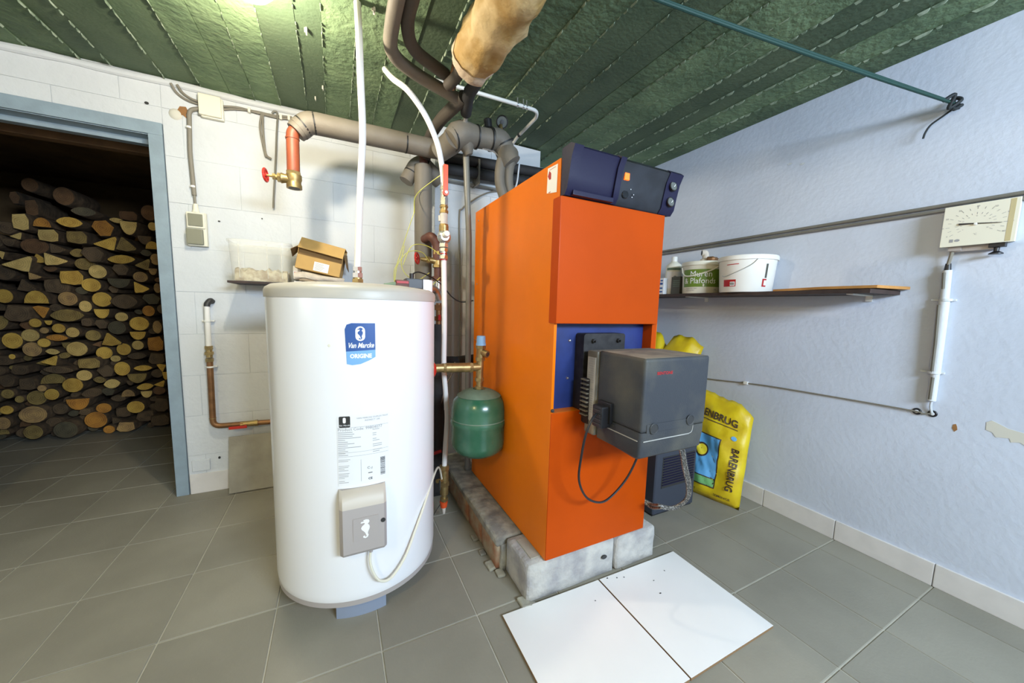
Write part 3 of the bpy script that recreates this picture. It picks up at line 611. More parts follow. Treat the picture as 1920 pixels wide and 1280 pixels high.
part('sticker_print', sk, MT['redp'], lambda bm: (prism(bm, [(-1.425, 1.585), (-1.414, 1.600), (-1.424, 1.616), (-1.436, 1.605), (-1.436, 1.585)], lambda a, b, h: fs(a, b, h + .0006), .0004), prism(bm, rect(-1.465, -1.425, 1.6175, 1.619), lambda a, b, h: fs(a, b, h + .0006), .0004), prism(bm, rect(-1.436, -1.424, 1.54, 1.5425), lambda a, b, h: fs(a, b, h + .0006), .0004)))
def kick(k, t, h): return None
# control console: concave curled front, swept over the top
def cons(bm, xa, xb, off, mi=0, zadd=0, by=-1.40):
    pf = [(-1.488, 1.514), (-1.505 - off, 1.511), (-1.520 - off, 1.53), (-1.528 - off, 1.57), (-1.540 - off, 1.62 + zadd), (-1.556 - off, 1.652 + zadd), (-1.545, 1.664 + zadd), (-1.50, 1.662 + zadd), (by, 1.645 if by > -1.45 else 1.66 + zadd), (by, 1.53)]
    a = [bm.verts.new((xa, y, z)) for y, z in pf]; b = [bm.verts.new((xb, y, z)) for y, z in pf]; n = len(pf)
    for i in range(n): f = bm.faces.new((a[i], a[(i + 1) % n], b[(i + 1) % n], b[i])); f.material_index = mi
    for s in (a, list(reversed(b))): f = bm.faces.new(s); f.material_index = mi
cp = root('tmp', (0, 0, 0)); bpy.data.objects.remove(cp)
cpn = part('control_panel', bo, MT['console'], lambda bm: cons(bm, 2.60, 3.030, 0), ang=50)
part('panel_cap', bo, MT['navy'], lambda bm: (cons(bm, 2.5755, 2.612, .012, 0, .006, -1.4935), cons(bm, 2.775, 2.80, .012, 0, .006), cons(bm, 2.61, 2.778, .003, 0, .003), box(bm, 2.60, 2.777, -1.534, -1.51, 1.512, 1.528, bev=.002)), ang=40)
part('panel_end', bo, MT['navy'], lambda bm: cons(bm, 3.028, 3.10, .004, 0, .002), ang=50)
for x, y, z in ((3.062, -1.5445, 1.612), (3.066, -1.5335, 1.556)):
    g_ = part('gauge', bo, [MT['iron'], MT['dial'], MT['inkd']], lambda bm: (lathe(bm, [(0, .0), (.019, 0), (.019, .006), (.016, .007)], (x, y + .002, z), (0, -1, .16), 24, 0), lathe(bm, [(.016, .0062), (0, .0062)], (x, y + .002, z), (0, -1, .16), 24, 1)))
    part('needle', g_, MT['logow'], lambda bm: prism(bm, [(x - .002, z - .003), (x + .003, z - .001), (x + .007, z + .009)], lambda a, b, h: Vector((a, y - .0055 - h - (b - z) * .16, b)), .001))
part('lit_switch', cpn, MT['ledo'], lambda bm: box(bm, 2.818, 2.840, -1.5415, -1.5285, 1.597, 1.621, bev=.002))
for x, z in ((2.86, 1.572), (2.875, 1.555), (2.868, 1.545)): part('button', cpn, MT['silver'], lambda bm: lathe(bm, [(0, .002), (.0022, .0015), (.0025, 0), (0, 0)], (x, -1.529, z), (0, -1, 0), 8))
part('button', cpn, MT['console'], lambda bm: lathe(bm, [(0, .003), (.014, .003), (.016, 0), (0, 0)], (2.838, -1.525, 1.552), (0, -1, .1), 18))
tag(bo, 'tall orange boiler with navy control panel standing on concrete blocks', 'boiler')

# ================================================================== BURNER
bu = root('oil_burner', (2.86, -1.67, .65))
X0, X1, YF, YB, Z0, Z1 = 2.713, 3.014, -1.791, -1.578, .652, .982
def cover(bm, z0, z1, ta=.010, inset=0):
    box(bm, X0 + inset, X1 - inset, YF + inset, YB, z0, z1, bev=ta, seg=3)
def sharp(bm):
    cover(bm, .745, Z1, .012)
    t = bmesh.new(); t.from_mesh(bpy.data.meshes.new('x')); t.free()
cv = part('upper_cover', bu, [MT['burner'], MT['dusty']], sharp, ang=45)
for p in cv.data.polygons:
    if p.normal.z > .8: p.material_index = 1
def lowc(bm):
    # lower shell tapers towards its bottom
    zs = [(Z0, .010, .02), (Z0 + .012, .002, .006), (.72, 0, 0), (.7455, 0, 0)]
    rows = []
    for z, i, j in zs:
        r = .012; P = rrect(X0 + i, X1 - i, YF + j, YB, r, 4); rows.append([bm.verts.new((a, b, z + (.012 * (b - YF) / .2 if z < .66 else 0))) for a, b in P])
    for a, b in zip(rows, rows[1:]):
        for k in range(len(a)): bm.faces.new((a[k], a[(k + 1) % len(a)], b[(k + 1) % len(a)], b[k]))
    bm.faces.new(rows[0]); bm.faces.new(rows[-1])
lc = part('lower_cover', bu, MT['burner'], lowc, ang=45)
part('seam_line', lc, MT['inkd'], lambda bm: (box(bm, X0 + .0, X0 + .004, YF + .01, YB, .744, .747), box(bm, X0 - .0006, X0 + .002, YF + .012, YB - .02, .7445, .7465)))
part('pale_trim_line', lc, MT['strip'], lambda bm: (box(bm, X0 - .0012, X0 + .001, YF + .012, YB - .005, .7165, .7195), box(bm, X0 + .012, 2.936, YF - .0012, YF + .001, .7165, .7195), tube(bm, smooth([(2.936, YF, .718), (2.949, YF, .722), (2.954, YF, .735), (2.954, YF, .752)], 4), .0013, 6)))
# grip channel with two screw recesses
part('grip_recess', cv, MT['burner'], lambda bm: box(bm, 2.735, 2.955, YF - .002, YF + .004, .744, .772, bev=.0018))
for x, z in ((2.765, .757), (2.934, .766)):
    part('screw_recess', cv, [MT['burner'], MT['inkd']], lambda bm: (lathe(bm, [(.015, 0), (.0185, .002), (.0165, .004), (.0145, .002)], (x, YF - .002, z), (0, -1, 0), 20, 0), lathe(bm, [(.0150, .0030), (0, .0030)], (x, YF - .0015, z), (0, -1, 0), 20, 1)))
bm = B(); mapto(bm, text2('BENTONE', .0135, 2.80, .9335, bold=.0003, sx=1.15), lambda a, b: Vector((a, YF - .0008, b))); link('red_lettering', bm, MT['redp'], cv)
bk = part('back_housing', bu, MT['dusty'], lambda bm: (box(bm, X0 - .008, X1 + .004, YB, YB + .056, .668, .978, bev=.008, seg=2), box(bm, X0 + .03, X1 - .04, YB + .05, YB + .065, .70, .95, bev=.006)))
part('label_strip', bk, MT['strip'], lambda bm: box(bm, X0 - .0095, X0 - .007, YB + .006, YB + .050, .72, .955))
bm = B()
for k in range(24):
    z = .947 - k * .0085
    if k in (11, 12): continue
    box(bm, X0 - .0101, X0 - .009, YB + .012, YB + .012 + random.choice((.02, .028, .032)), z, z + .0022)
link('strip_print', bm, MT['inkg'], bk)
part('mounting_flange', bu, MT['iron'], lambda bm: prism(bm, rrect(2.702, 2.905, .72, 1.036, .012), lambda a, b, h: Vector((a, BYF + .044 - h, b)), .052))
for x, z in ((2.745, 1.008), (2.868, 1.008)): part('bolt', bu, MT['iron'], lambda bm: (lathe(bm, [(0, .012), (.008, .012), (.010, 0), (0, 0)], (x, BYF - .006, z), (0, -1, 0), 6), lathe(bm, [(0, .022), (.004, .022), (.004, .01)], (x, BYF - .006, z), (0, -1, 0), 8)))
part('blast_tube', bu, MT['iron'], lambda bm: cyl(bm, (2.83, BYF - .005, .86), (2.83, YB + .04, .86), .075, 24))
for k in range(9):
    z = .865 - k * .0165; part('vent_fin', bu, MT['dusty'], lambda bm: box(bm, 2.690, 2.73, -1.545, -1.508, z, z + .005, bev=.001))
part('fan_housing', bu, MT['iron'], lambda bm: box(bm, 2.700, 2.80, -1.548, -1.505, .70, .875, bev=.01))
pg = part('plug', bu, MT['blackpl'], lambda bm: (box(bm, 2.672, 2.722, -1.655, -1.605, .722, .798, bev=.006), box(bm, 2.70, 2.7145, -1.665, -1.60, .74, .81, bev=.002)))
for k in range(4): part('plug_rib', pg, MT['inkd'], lambda bm: box(bm, 2.669, 2.673, -1.648, -1.612, .734 + k * .016, .738 + k * .016))
tag(bu, 'charcoal grey box-shaped burner bolted to the front of the orange boiler', 'burner')
one('burner_lead', MT['blackpl'], 'thin black cable hanging in a loop below the burner plug', 'cable', lambda bm: tube(bm, smooth([(2.672, -1.63, .77), (2.645, -1.64, .758), (2.622, -1.64, .71), (2.615, -1.63, .63), (2.625, -1.61, .53), (2.67, -1.60, .45), (2.735, -1.60, .415), (2.80, -1.59, .42), (2.87, -1.59, .475), (2.91, -1.60, .56), (2.92, -1.62, .66)], 6), .0042, 8))
def hose(off): return lambda bm: tube(bm, smooth([(3.0 + off, -1.68, .66), (3.055 + off, -1.68, .60), (3.09 + off, -1.675, .52), (3.145 + off, -1.66, .42), (3.165 + off, -1.64, .35), (3.13 + off, -1.61, .305 - off * .5), (3.07 + off, -1.59, .315 - off), (3.02, -1.575, .36 - off), (3.10, -1.50, .33), (3.13, -1.42, .33)][:7] + [(3.10, -1.52, .275 - off), (3.075, -1.46, .30), (3.095, -1.40, .31)], 6), .0065, 10)
one('fuel_hose', MT['braid'], 'braided steel fuel hose under the burner, the outer of the two', 'hose', hose(.0085), group='braided fuel hoses')
one('fuel_hose', MT['braid'], 'braided steel fuel hose under the burner, the inner of the two', 'hose', hose(-.0065), group='braided fuel hoses')

# ================================================================== PLINTH OF BLOCKS AND BRICKS
pl = root('boiler_plinth', (2.8, -1.1, 0))
def rough(bm, amp=.004, sc=22, sub=3, seed=0):
    bmesh.ops.subdivide_edges(bm, edges=bm.edges[:], cuts=sub, use_grid_fill=True)
    bmesh.ops.remove_doubles(bm, verts=bm.verts[:], dist=.0004)
    for v in bm.verts:
        v.co += Vector((noise.noise(v.co * sc + Vector((seed, 0, 0))), noise.noise(v.co * sc + Vector((0, seed + 5, 0))), noise.noise(v.co * sc + Vector((0, 9, seed))) * .6)) * amp
def rb(bm, *a, bev=.006, amp=.004, sub=3, seed=0):
    t = bmesh.new(); box(t, *a, bev=bev, seg=1); rough(t, amp, 22, sub, seed)
    for v in t.verts: v.co.z = max(v.co.z, .0005)
    merge(bm, t)
part('concrete_block', pl, MT['conc'], lambda bm: rb(bm, 2.500, 2.925, -1.495, -1.300, .0, .153, bev=.008, seed=1), ang=60)
part('concrete_block', pl, MT['conc'], lambda bm: rb(bm, 2.936, 3.165, -1.500, -1.310, .0, .150, bev=.008, seed=2), ang=60)
hb = part('block_hole', pl, MT['inkd'], lambda bm: prism(bm, ell(2.865, .088, .014, .0085, 12), lambda a, b, h: Vector((a, -1.4985 - h, b)), .004))
part('slab_insert', pl, MT['stone'], lambda bm: box(bm, 2.530, 2.60, -1.46, -1.335, .150, .1575, bev=.002))
for k in range(5):
    y1 = -1.285 + .185 * k; part('brick', pl, MT['brick'], lambda bm: rb(bm, 2.462 + .002 * (k % 2), 2.60, y1, y1 + .176, .006, .118, bev=.005, amp=.003, seed=k), ang=60)
for k in range(4):
    y1 = -1.30 + .21 * k; part('brick', pl, MT['brick'], lambda bm: rb(bm, 2.96, 3.10, y1, y1 + .20, .006, .148, bev=.005, amp=.003, seed=k + 9), ang=60)
part('mortar_bed', pl, MT['mortar'], lambda bm: (rb(bm, 2.458, 2.62, -1.292, -.36, .112, .153, bev=.006, amp=.006, sub=5), rb(bm, 2.478, 2.60, -1.30, -.36, .0, .12, bev=.002, amp=.002), box(bm, 2.60, 3.0, -1.30, -.60, 0, .148)), ang=60)
for k, (x, y, s) in enumerate(((2.452, -1.255, .02), (2.448, -1.16, .014), (2.455, -1.05, .016), (2.492, -1.49, .02), (2.47, -1.31, .016), (2.52, -1.505, .012))):
    part('mortar_crumb', pl, MT['mortar'], lambda bm: rb(bm, x - s, x + s, y - s * 1.3, y + s * 1.3, 0, s * .7, bev=s * .2, amp=s * .3, sub=2, seed=k))
tag(pl, 'low plinth of dusty concrete blocks, bricks and mortar under the orange boiler', 'plinth')

# ================================================================== BOARDS ON THE FLOOR
for (p, lab) in (([(2.390, -1.508), (2.822, -1.519), (2.817, -1.952), (2.385, -1.944)], 'white-faced square board flat on the floor, left one, nearer the tank'), ([(2.829, -1.519), (3.263, -1.526), (3.261, -1.954), (2.823, -1.952)], 'white-faced square board flat on the floor, right one, nearer the wall')):
    r = root('floor_board', (p[0][0] + .2, p[0][1] - .2, 0))
    part('board_core', r, MT['ochre'], lambda bm: prism(bm, p, lambda a, b, h: Vector((a, b, h + .0006)), .0095))
    part('white_face', r, MT['board'], lambda bm: prism(bm, p, lambda a, b, h: Vector((a, b, h + .0101)), .0014))
    tag(r, lab, 'board', 'white boards in front of the boiler')
random.seed(3)
for k, (x, y) in enumerate(((2.93, -1.555), (2.90, -1.545), (3.03, -1.62), (3.12, -1.60), (2.74, -1.60), (3.0, -1.68), (2.86, -1.53))):
    part('dirt_flake', bpy.data.objects['floor_board' if x < 2.82 else 'floor_board.001'], MT['inkd'], lambda bm: box(bm, x, x + random.uniform(.003, .008), y, y + random.uniform(.002, .006), .0116, .0130, bev=.0003, seg=1))
# slab leaning on the wall
sl = B(); box(sl, -.101, .115, -.012, 0, 0, .325, bev=.001, mtx=Matrix.Translation((1.392, -.090, .004)) @ Matrix.Rotation(math.radians(-11.5), 4, 'X'))
tag(link('floor_slab', sl, MT['stone']), 'beige-grey square slab leaning against the white wall beside the tank', 'tile')

# ================================================================== PIPEWORK
def rings(par, pts, r, name='joint_band', m='tape', w=.0034):
    for p, d in pts:
        p, d = Vector(p), Vector(d).normalized(); part(name, par, MT[m], lambda bm: tube(bm, [p - d * w, p + d * w], r, 18))
def hexnut(bm, p, q, r, mi=0): lathe(bm, [(0, 0), (r, 0), (r, (Vector(q) - Vector(p)).length), (0, (Vector(q) - Vector(p)).length)], p, Vector(q) - Vector(p), 6, mi)
def wheel(par, c, ax, R_, m='red'):
    c, ax = Vector(c), Vector(ax).normalized(); u, v = frame_of(ax)
    def f(bm):
        tube(bm, [c + (u * math.cos(a) + v * math.sin(a)) * R_ for a in [2 * PI * k / 20 for k in range(21)]], R_ * .17, 8, cap=False)
        for k in range(4): a = PI / 2 * k + .4; tube(bm, [c, c + (u * math.cos(a) + v * math.sin(a)) * R_ * .95], R_ * .12, 6)
        lathe(bm, [(0, -.006), (R_ * .3, -.006), (R_ * .3, .006), (0, .006)], c, ax, 12)
    return part('handwheel', par, MT[m], f)
# 1 long insulated pipe with the red elbow and gate valve at its left end
HPY = -.50; HZ = 1.984
r = root('insulated_pipe', (2.07, HPY, HZ))
hp = [(1.722, HPY, 1.925), (1.80, HPY, 1.984), (2.07, HPY, HZ), (2.42, HPY, 1.99)]
part('foam_sleeve', r, MT['foam'], lambda bm: tube(bm, fillet([(1.735, HPY, 1.940), (1.775, HPY, 1.981), (1.81, HPY, 1.984), (2.425, HPY, 1.99)], .03), .0495, 22))
rings(r, [((1.752, HPY, 1.958), (1, 0, .9)), ((1.800, HPY, 1.983), (1, 0, .15)), ((2.232, HPY, 1.987), (1, 0, 0))], .0502)
r2 = part('sleeve_end', r, MT['foam'], lambda bm: tube(bm, [(1.722, HPY, 1.925), (1.745, HPY, 1.952)], [.045, .049], 20))
part('red_pipe_stub', r, MT['redlead'], lambda bm: (tube(bm, fillet([(1.745, HPY, 1.950), (1.708, HPY, 1.925), (1.706, HPY, 1.74)], .03), .0275, 18), tube(bm, [(1.707, HPY, 1.895), (1.707, HPY, 1.889)], .0300, 18)))
vv = part('gate_valve', r, MT['brass'], lambda bm: (hexnut(bm, (1.706, HPY, 1.742), (1.706, HPY, 1.727), .033), lathe(bm, [(0, 0), (.033, 0), (.034, .02), (.030, .03), (.030, .04), (.033, .046), (.033, .062), (.024, .062), (.022, .04), (0, .04)], (1.707, HPY, 1.728), (0, 0, -1), 20), tube(bm, [(1.70, HPY, 1.705), (1.672, HPY, 1.706), (1.655, HPY, 1.706), (1.648, HPY, 1.706), (1.625, HPY, 1.707)], [.026, .020, .024, .014, .011], 14), hexnut(bm, (1.652, HPY, 1.706), (1.640, HPY, 1.706), .021), hexnut(bm, (1.632, HPY, 1.707), (1.620, HPY, 1.707), .014), tube(bm, [(1.625, HPY, 1.707), (1.594, HPY, 1.708)], .005, 8)))
part('valve_bore', r, MT['inkd'], lambda bm: cyl(bm, (1.707, HPY, 1.6655), (1.707, HPY, 1.668), .0245, 18))
w_ = wheel(r, (1.593, HPY, 1.708), (1, -.2, .05), .028)
tag(r, 'long grey foam-insulated pipe under the ceiling ending in a red stub with brass valve', 'pipe')
# 2 upright insulated pipe behind the tank, with the collar of branches at its head
r = root('insulated_riser', (2.345, -.40, .55))
part('foam_sleeve', r, MT['foam'], lambda bm: tube(bm, [(2.345, -.40, .55), (2.345, -.40, 1.925)], .050, 24))
part('bare_neck', r, MT['brownp'], lambda bm: tube(bm, [(2.345, -.40, 1.92), (2.345, -.40, 1.975)], .026, 14))
part('branch_sleeve', r, MT['foam'], lambda bm: (tube(bm, fillet([(2.36, -.385, 1.955), (2.31, -.36, 1.94), (2.255, -.36, 1.835)], .03), [.040] * 9, 18), tube(bm, [(2.36, -.36, 1.94), (2.46, -.33, 1.88)], [.05, .045], 18)))
rings(r, [((2.283, -.36, 1.888), (.5, 0, 1))], .0408)
tag(r, 'thick upright grey foam-insulated pipe standing behind the tank', 'pipe')
# 3 joint with the fat mitred elbow, running to the boiler's rear
r = root('insulated_elbow', (2.55, -.68, 2.0))
SY = -.68
part('foam_sleeve', r, MT['foam'], lambda bm: tube(bm, [(2.395, -.55, 1.955), (2.44, -.62, 1.985), (2.452, SY, 1.995)], [.052, .058, .060], 22))
part('mitred_elbow', r, MT['foam'], lambda bm: (tube(bm, [(2.425, SY, 1.975), (2.455, SY, 2.0), (2.485, SY, 2.015), (2.515, SY, 2.02), (2.565, SY, 2.022)], [.052, .066, .069, .063, .054], 24), tube(bm, [(2.497, SY, 2.0), (2.515, SY, 1.958), (2.527, SY, 1.925)], [.050, .038, .018], 18)))
part('foam_sleeve', r, MT['foam'], lambda bm: tube(bm, [(2.565, SY, 2.022), (2.66, SY, 2.028)], .0525, 22))
part('foam_sleeve', r, MT['foam'], lambda bm: tube(bm, fillet([(2.655, SY, 2.034), (2.705, SY, 2.040), (2.758, SY + .01, 1.955)], .05), .0555, 22))
part('foam_sleeve', r, MT['foam'], lambda bm: tube(bm, smooth([(2.745, -.70, 1.965), (2.738, -.72, 1.93), (2.752, -.73, 1.905)], 4), .057, 20))
rings(r, [((2.436, SY, 1.985), (1, .1, .5)), ((2.565, SY, 2.022), (1, 0, .05)), ((2.645, SY, 2.028), (1, 0, .1)), ((2.726, SY, 2.02), (.6, 0, -1))], .0605)
for dx in (0, .052):
    part('return_pipe', r, MT['foam'], lambda bm: tube(bm, smooth([(2.700 + dx, -.715, 1.92), (2.690 + dx, -.715, 1.86), (2.694 + dx, -.715, 1.79), (2.724 + dx, -.715, 1.70), (2.74 + dx, -.715, 1.50)], 5), .0275, 16))
part('silver_tape', r, MT['foil'], lambda bm: (tube(bm, [(2.600, SY, 1.972), (2.66, SY - .01, 1.967), (2.70, SY - .01, 1.945)], [.004, .005, .002], 6), tube(bm, [(2.69, SY - .03, 1.96), (2.71, SY - .035, 2.0), (2.715, SY - .03, 2.035)], [.003, .006, .002], 6)))
part('white_cable', r, MT['cablew'], lambda bm: tube(bm, smooth([(2.815, -.70, 1.93), (2.80, -.71, 1.83), (2.785, -.71, 1.77), (2.81, -.70, 1.755), (2.86, -.69, 1.78)], 5), .005, 8))
tag(r, 'fat grey foam-wrapped elbow joint with black bands above the rear of the boiler', 'pipe')
# 4 bare grey riser and wall cable
one('grey_riser', MT['greypaint'], 'slim bare grey painted pipe running down between tank and boiler', 'pipe', lambda bm: tube(bm, [(2.520, -.64, 1.96), (2.545, -.64, 1.5), (2.555, -.64, .16)], .0165, 16))
one('wall_cable', MT['cable'], 'thin grey cable climbing and bending on the wall between tank and boiler', 'cable', lambda bm: tube(bm, smooth([(2.625, -.260, .50), (2.622, -.260, 1.2), (2.611, -.260, 1.694), (2.629, -.260, 1.757), (2.679, -.260, 1.805), (2.772, -.260, 1.87), (2.86, -.260, 1.905), (3.0, -.260, 1.925)], 5), .005, 8))
# dark lagged pipes on the chimney breast
for k, (za, zb, nm) in enumerate(((2.030, 2.068, 'upper'), (1.962, 1.992, 'lower'))):
    one('lagged_pipe', MT['foamB'], 'dark lagged pipe crossing the wall behind the boiler top, the %s one' % nm, 'pipe', lambda bm: tube(bm, [(2.47, -.325, za), (3.30, -.325, zb)], .032, 16), group='dark lagged pipes behind the boiler')
one('pipe_support', MT['greypaint'], 'pale grey strip bracket under the dark pipes behind the boiler', 'bracket', lambda bm: (box(bm, 2.46, 3.2, -.30, -.256, 1.905, 1.915), box(bm, 2.70, 2.712, -.36, -.256, 1.90, 2.05)))
# 5 ceiling pipes
def cpipe(name, pts, rr, m, lab, fr=.07):
    one(name, MT[m], lab, 'pipe', lambda bm: tube(bm, fillet(pts, fr), rr, 18))
cpipe('ceiling_pipe', [(2.090, -3.4, 2.185), (2.078, -1.12, 2.135), (2.085, -.965, 2.12), (2.20, -.885, 2.12), (2.415, -.83, 2.10)], .0265, 'foam', 'dark-grey insulated pipe bending across the ceiling, the left and lower of two', .08)
r = root('ceiling_pipe', (2.13, -1.1, 2.14))
part('foam_sleeve', r, MT['foamD'], lambda bm: tube(bm, fillet([(2.15, -3.4, 2.2), (2.125, -1.12, 2.145), (2.165, -1.005, 2.135), (2.33, -.925, 2.13)], .08), .0245, 18))
part('copper_fitting', r, MT['copper'], lambda bm: (tube(bm, [(2.33, -.925, 2.13), (2.365, -.92, 2.125)], .019, 14), tube(bm, [(2.33, -1.07, 2.13), (2.352, -.985, 2.125), (2.36, -.90, 2.12)], [.013, .018, .014], 12), hexnut(bm, (2.345, -.95, 2.10), (2.365, -.905, 2.10), .017)))
tag(r, 'dark insulated pipe on the ceiling ending in a copper fitting, right one of two', 'pipe')
cpipe('down_pipe', [(2.435, -.86, 2.10), (2.385, -.62, 2.09), (2.375, -.43, 2.08), (2.355, -.40, 1.96)], .030, 'foamD', 'dark insulated pipe dropping from the ceiling behind the long grey pipe', .06)
cpipe('ceiling_elbow', [(2.35, -1.22, 2.10), (2.355, -1.00, 2.09), (2.335, -.93, 2.085)], .023, 'foamD', 'short dark pipe poking out of the tan lagging on its left side', .04)
r = root('black_pipe', (2.46, -.9, 2.1))
part('foam_sleeve', r, MT['foamB'], lambda bm: tube(bm, fillet([(2.425, -1.25, 2.10), (2.447, -1.05, 2.10), (2.442, -.90, 2.095), (2.478, -.76, 2.085)], .04), .0275, 18))
part('pipe_neck', r, MT['foil'], lambda bm: tube(bm, [(2.478, -.765, 2.085), (2.492, -.70, 2.05)], .012, 10))
rings(r, [((2.443, -.915, 2.097), (0, 1, 0))], .0284)
tag(r, 'black insulated pipe from the tan lagging down to the fat grey elbow', 'pipe')
def lagf(bm):
    P = [(2.372, -1.10, 2.085), (2.374, -1.115, 2.088), (2.380, -1.155, 2.092)] + [(2.385 + .0 * k, -1.19 - .04 * k, 2.092 + .0005 * k) for k in range(34)]
    tube(bm, P, [.045, .070, .085] + [.088 + .005 * math.sin(k * 1.7) for k in range(34)], 30, jit=.22)
r = root('lagged_bundle', (2.38, -1.4, 2.1))
part('lagging', r, MT['lag'], lagf, ang=70)
part('plaster_end', r, MT['lagend'], lambda bm: tube(bm, [(2.370, -1.075, 2.080), (2.372, -1.088, 2.082), (2.376, -1.115, 2.086), (2.381, -1.150, 2.09), (2.381, -1.158, 2.09)], [.03, .062, .083, .0885, .08], 30, jit=.22), ang=70)
part('wire_tie', r, MT['copper'], lambda bm: tube(bm, [(2.36 + .012 * math.cos(a), -1.083 - .002 * a, 2.05 + .008 * math.sin(a)) for a in [k * .7 for k in range(12)]], .0018, 6))
tag(r, 'thick tan crumpled lagging bundle hanging under the ceiling above the tank', 'lagging')
# white ceiling pipe with its clips, thermometer
r = root('white_ceiling_pipe', (2.6, -.76, 2.2))
part('pipe', r, MT['pex'], lambda bm: tube(bm, fillet([(2.245, -.752, 2.195), (2.46, -.757, 2.196), (2.74, -.757, 2.2), (2.885, -.757, 2.2), (2.918, -.70, 2.2), (2.93, -.42, 2.2), (2.93, -.29, 2.16)], .05), .0095, 12))
for x in (2.27, 2.765, 2.80, 2.82): part('pipe_clip', r, MT['foil'], lambda bm: (tube(bm, [(x - .004, -.757, 2.2), (x + .004, -.757, 2.2)], .0125, 12), cyl(bm, (x, -.757, 2.208), (x, -.757, 2.236), .003, 8)))
part('pipe_clip', r, MT['inkd'], lambda bm: tube(bm, [(2.929, -.46, 2.2), (2.929, -.48, 2.2)], .0125, 12))
tag(r, 'thin white pipe clipped along the green ceiling above the boiler', 'pipe')
for (x, z, y, k) in ((2.748, 2.175, -.60, 0), ):
    r = root('pressure_gauge', (x, y, z - .09))
    part('gauge_case', r, MT['iron'], lambda bm: lathe(bm, [(0, -.016), (.03, -.016), (.034, -.01), (.034, .008), (.030, .010), (.028, .006)], (x, y, z), (-.35, -1, -.35), 28))
    part('gauge_dial', r, MT['dial'], lambda bm: lathe(bm, [(.029, .006), (0, .006)], (x, y, z), (-.35, -1, -.35), 28))
    part('gauge_needle', r, MT['inkd'], lambda bm: lathe(bm, [(0, .010), (.012, .009), (.012, .007), (0, .007)], (x, y, z), (-.35, -1, -.35), 10))
    part('brass_stem', r, MT['brass'], lambda bm: (cyl(bm, (x - .016, y - .03, z - .095), (x - .008, y, z - .02), .011, 12), hexnut(bm, (x - .018, y - .03, z - .088), (x - .014, y - .02, z - .07), .016)))
    tag(r, 'round black-cased pressure gauge above the fat grey elbow', 'gauge')
r = root('air_vent', (2.66, -.62, 2.07))
part('vent_cap', r, MT['blackpl'], lambda bm: cyl(bm, (2.658, -.62, 2.11), (2.650, -.62, 2.16), .022, 18, bev=.005))
part('brass_stem', r, MT['brass'], lambda bm: cyl(bm, (2.664, -.63, 2.065), (2.658, -.62, 2.112), .013, 12))
tag(r, 'small black air vent on a brass stem beside the pressure gauge', 'valve')
# 6 white pipe from the tank lid up past the ceiling edge
r = root('white_riser', (1.952, -1.0, 1.20))
part('pipe', r, MT['pex'], lambda bm: tube(bm, smooth([(1.953, -1.0, 1.265), (1.964, -1.0, 1.478), (1.972, -1.0, 1.62), (1.981, -1.0, 1.779), (1.977, -1.0, 1.969), (1.974, -1.0, 2.136), (1.970, -1.0, 2.235)], 6), .0128, 16))
part('brass_union', r, MT['brass'], lambda bm: (hexnut(bm, (1.953, -1.0, 1.203), (1.953, -1.0, 1.222), .0225), cyl(bm, (1.953, -1.0, 1.222), (1.953, -1.0, 1.228), .017, 14)))
part('compression_nut', r, MT['silver'], lambda bm: (hexnut(bm, (1.953, -1.0, 1.228), (1.953, -1.0, 1.246), .0205), cyl(bm, (1.953, -1.0, 1.246), (1.953, -1.0, 1.254), .0155, 14), hexnut(bm, (1.953, -1.0, 1.254), (1.953, -1.0, 1.270), .0185)))
tag(r, 'long white pipe rising from the lid of the white tank to the ceiling', 'pipe')
# 7 curved white pipe with valves beside the tank
r = root('white_valve_pipe', (2.355, -.85, .05)); X = 2.344; Y = -.85
part('pipe', r, MT['pex'], lambda bm: tube(bm, smooth([(2.10, -.72, 2.195), (2.125, -.80, 2.12), (2.18, -.85, 2.062), (2.25, -.85, 1.987), (2.299, -.85, 1.9), (2.324, -.85, 1.824), (2.340, -.85, 1.72), (2.343, -.85, 1.62)], 6), .0128, 16))
part('pipe', r, MT['pex'], lambda bm: tube(bm, smooth([(2.345, Y, 1.36), (2.350, Y, 1.055), (2.349, Y, .83), (2.358, Y, .70), (2.368, Y, .56), (2.360, Y, .40), (2.355, Y, .305)], 6), .0128, 16))
part('ball_valve', r, MT['foil'], lambda bm: (hexnut(bm, (X, Y, 1.60), (X, Y, 1.632), .0195), cyl(bm, (X, Y, 1.632), (X, Y, 1.70), .017, 14), hexnut(bm, (X, Y, 1.668), (X, Y, 1.685), .020), tube(bm, [(X, Y, 1.655), (X - .001, Y - .028, 1.655)], .008, 10)))
lv = part('lever', r, MT['redor'], lambda bm: (box(bm, X - .011, X + .011, Y - .032, Y - .026, 1.64, 1.775, bev=.002), lathe(bm, [(0, .008), (.014, .008), (.015, 0), (0, 0)], (X, Y - .026, 1.650), (0, -1, 0), 14)))
part('lever_nut', lv, MT['silver'], lambda bm: hexnut(bm, (X, Y - .032, 1.650), (X, Y - .040, 1.650), .007))
part('brass_nut', r, MT['brass'], lambda bm: (cyl(bm, (X, Y, 1.478), (X, Y, 1.505), .0225, 18), hexnut(bm, (X, Y, 1.505), (X, Y, 1.512), .022)))
part('brass_fitting', r, MT['brass'], lambda bm: (cyl(bm, (X, Y, 1.575), (X, Y, 1.60), .0165, 14), hexnut(bm, (X, Y, 1.562), (X, Y, 1.575), .0215), hexnut(bm, (X, Y, 1.588), (X, Y, 1.596), .0205)))
part('chalky_fitting', r, MT['rag'], lambda bm: (cyl(bm, (X, Y, 1.51), (X, Y, 1.563), .0175, 14), tube(bm, [(X - .02, Y, 1.525), (X - .02, Y, 1.55)], .006, 8)))
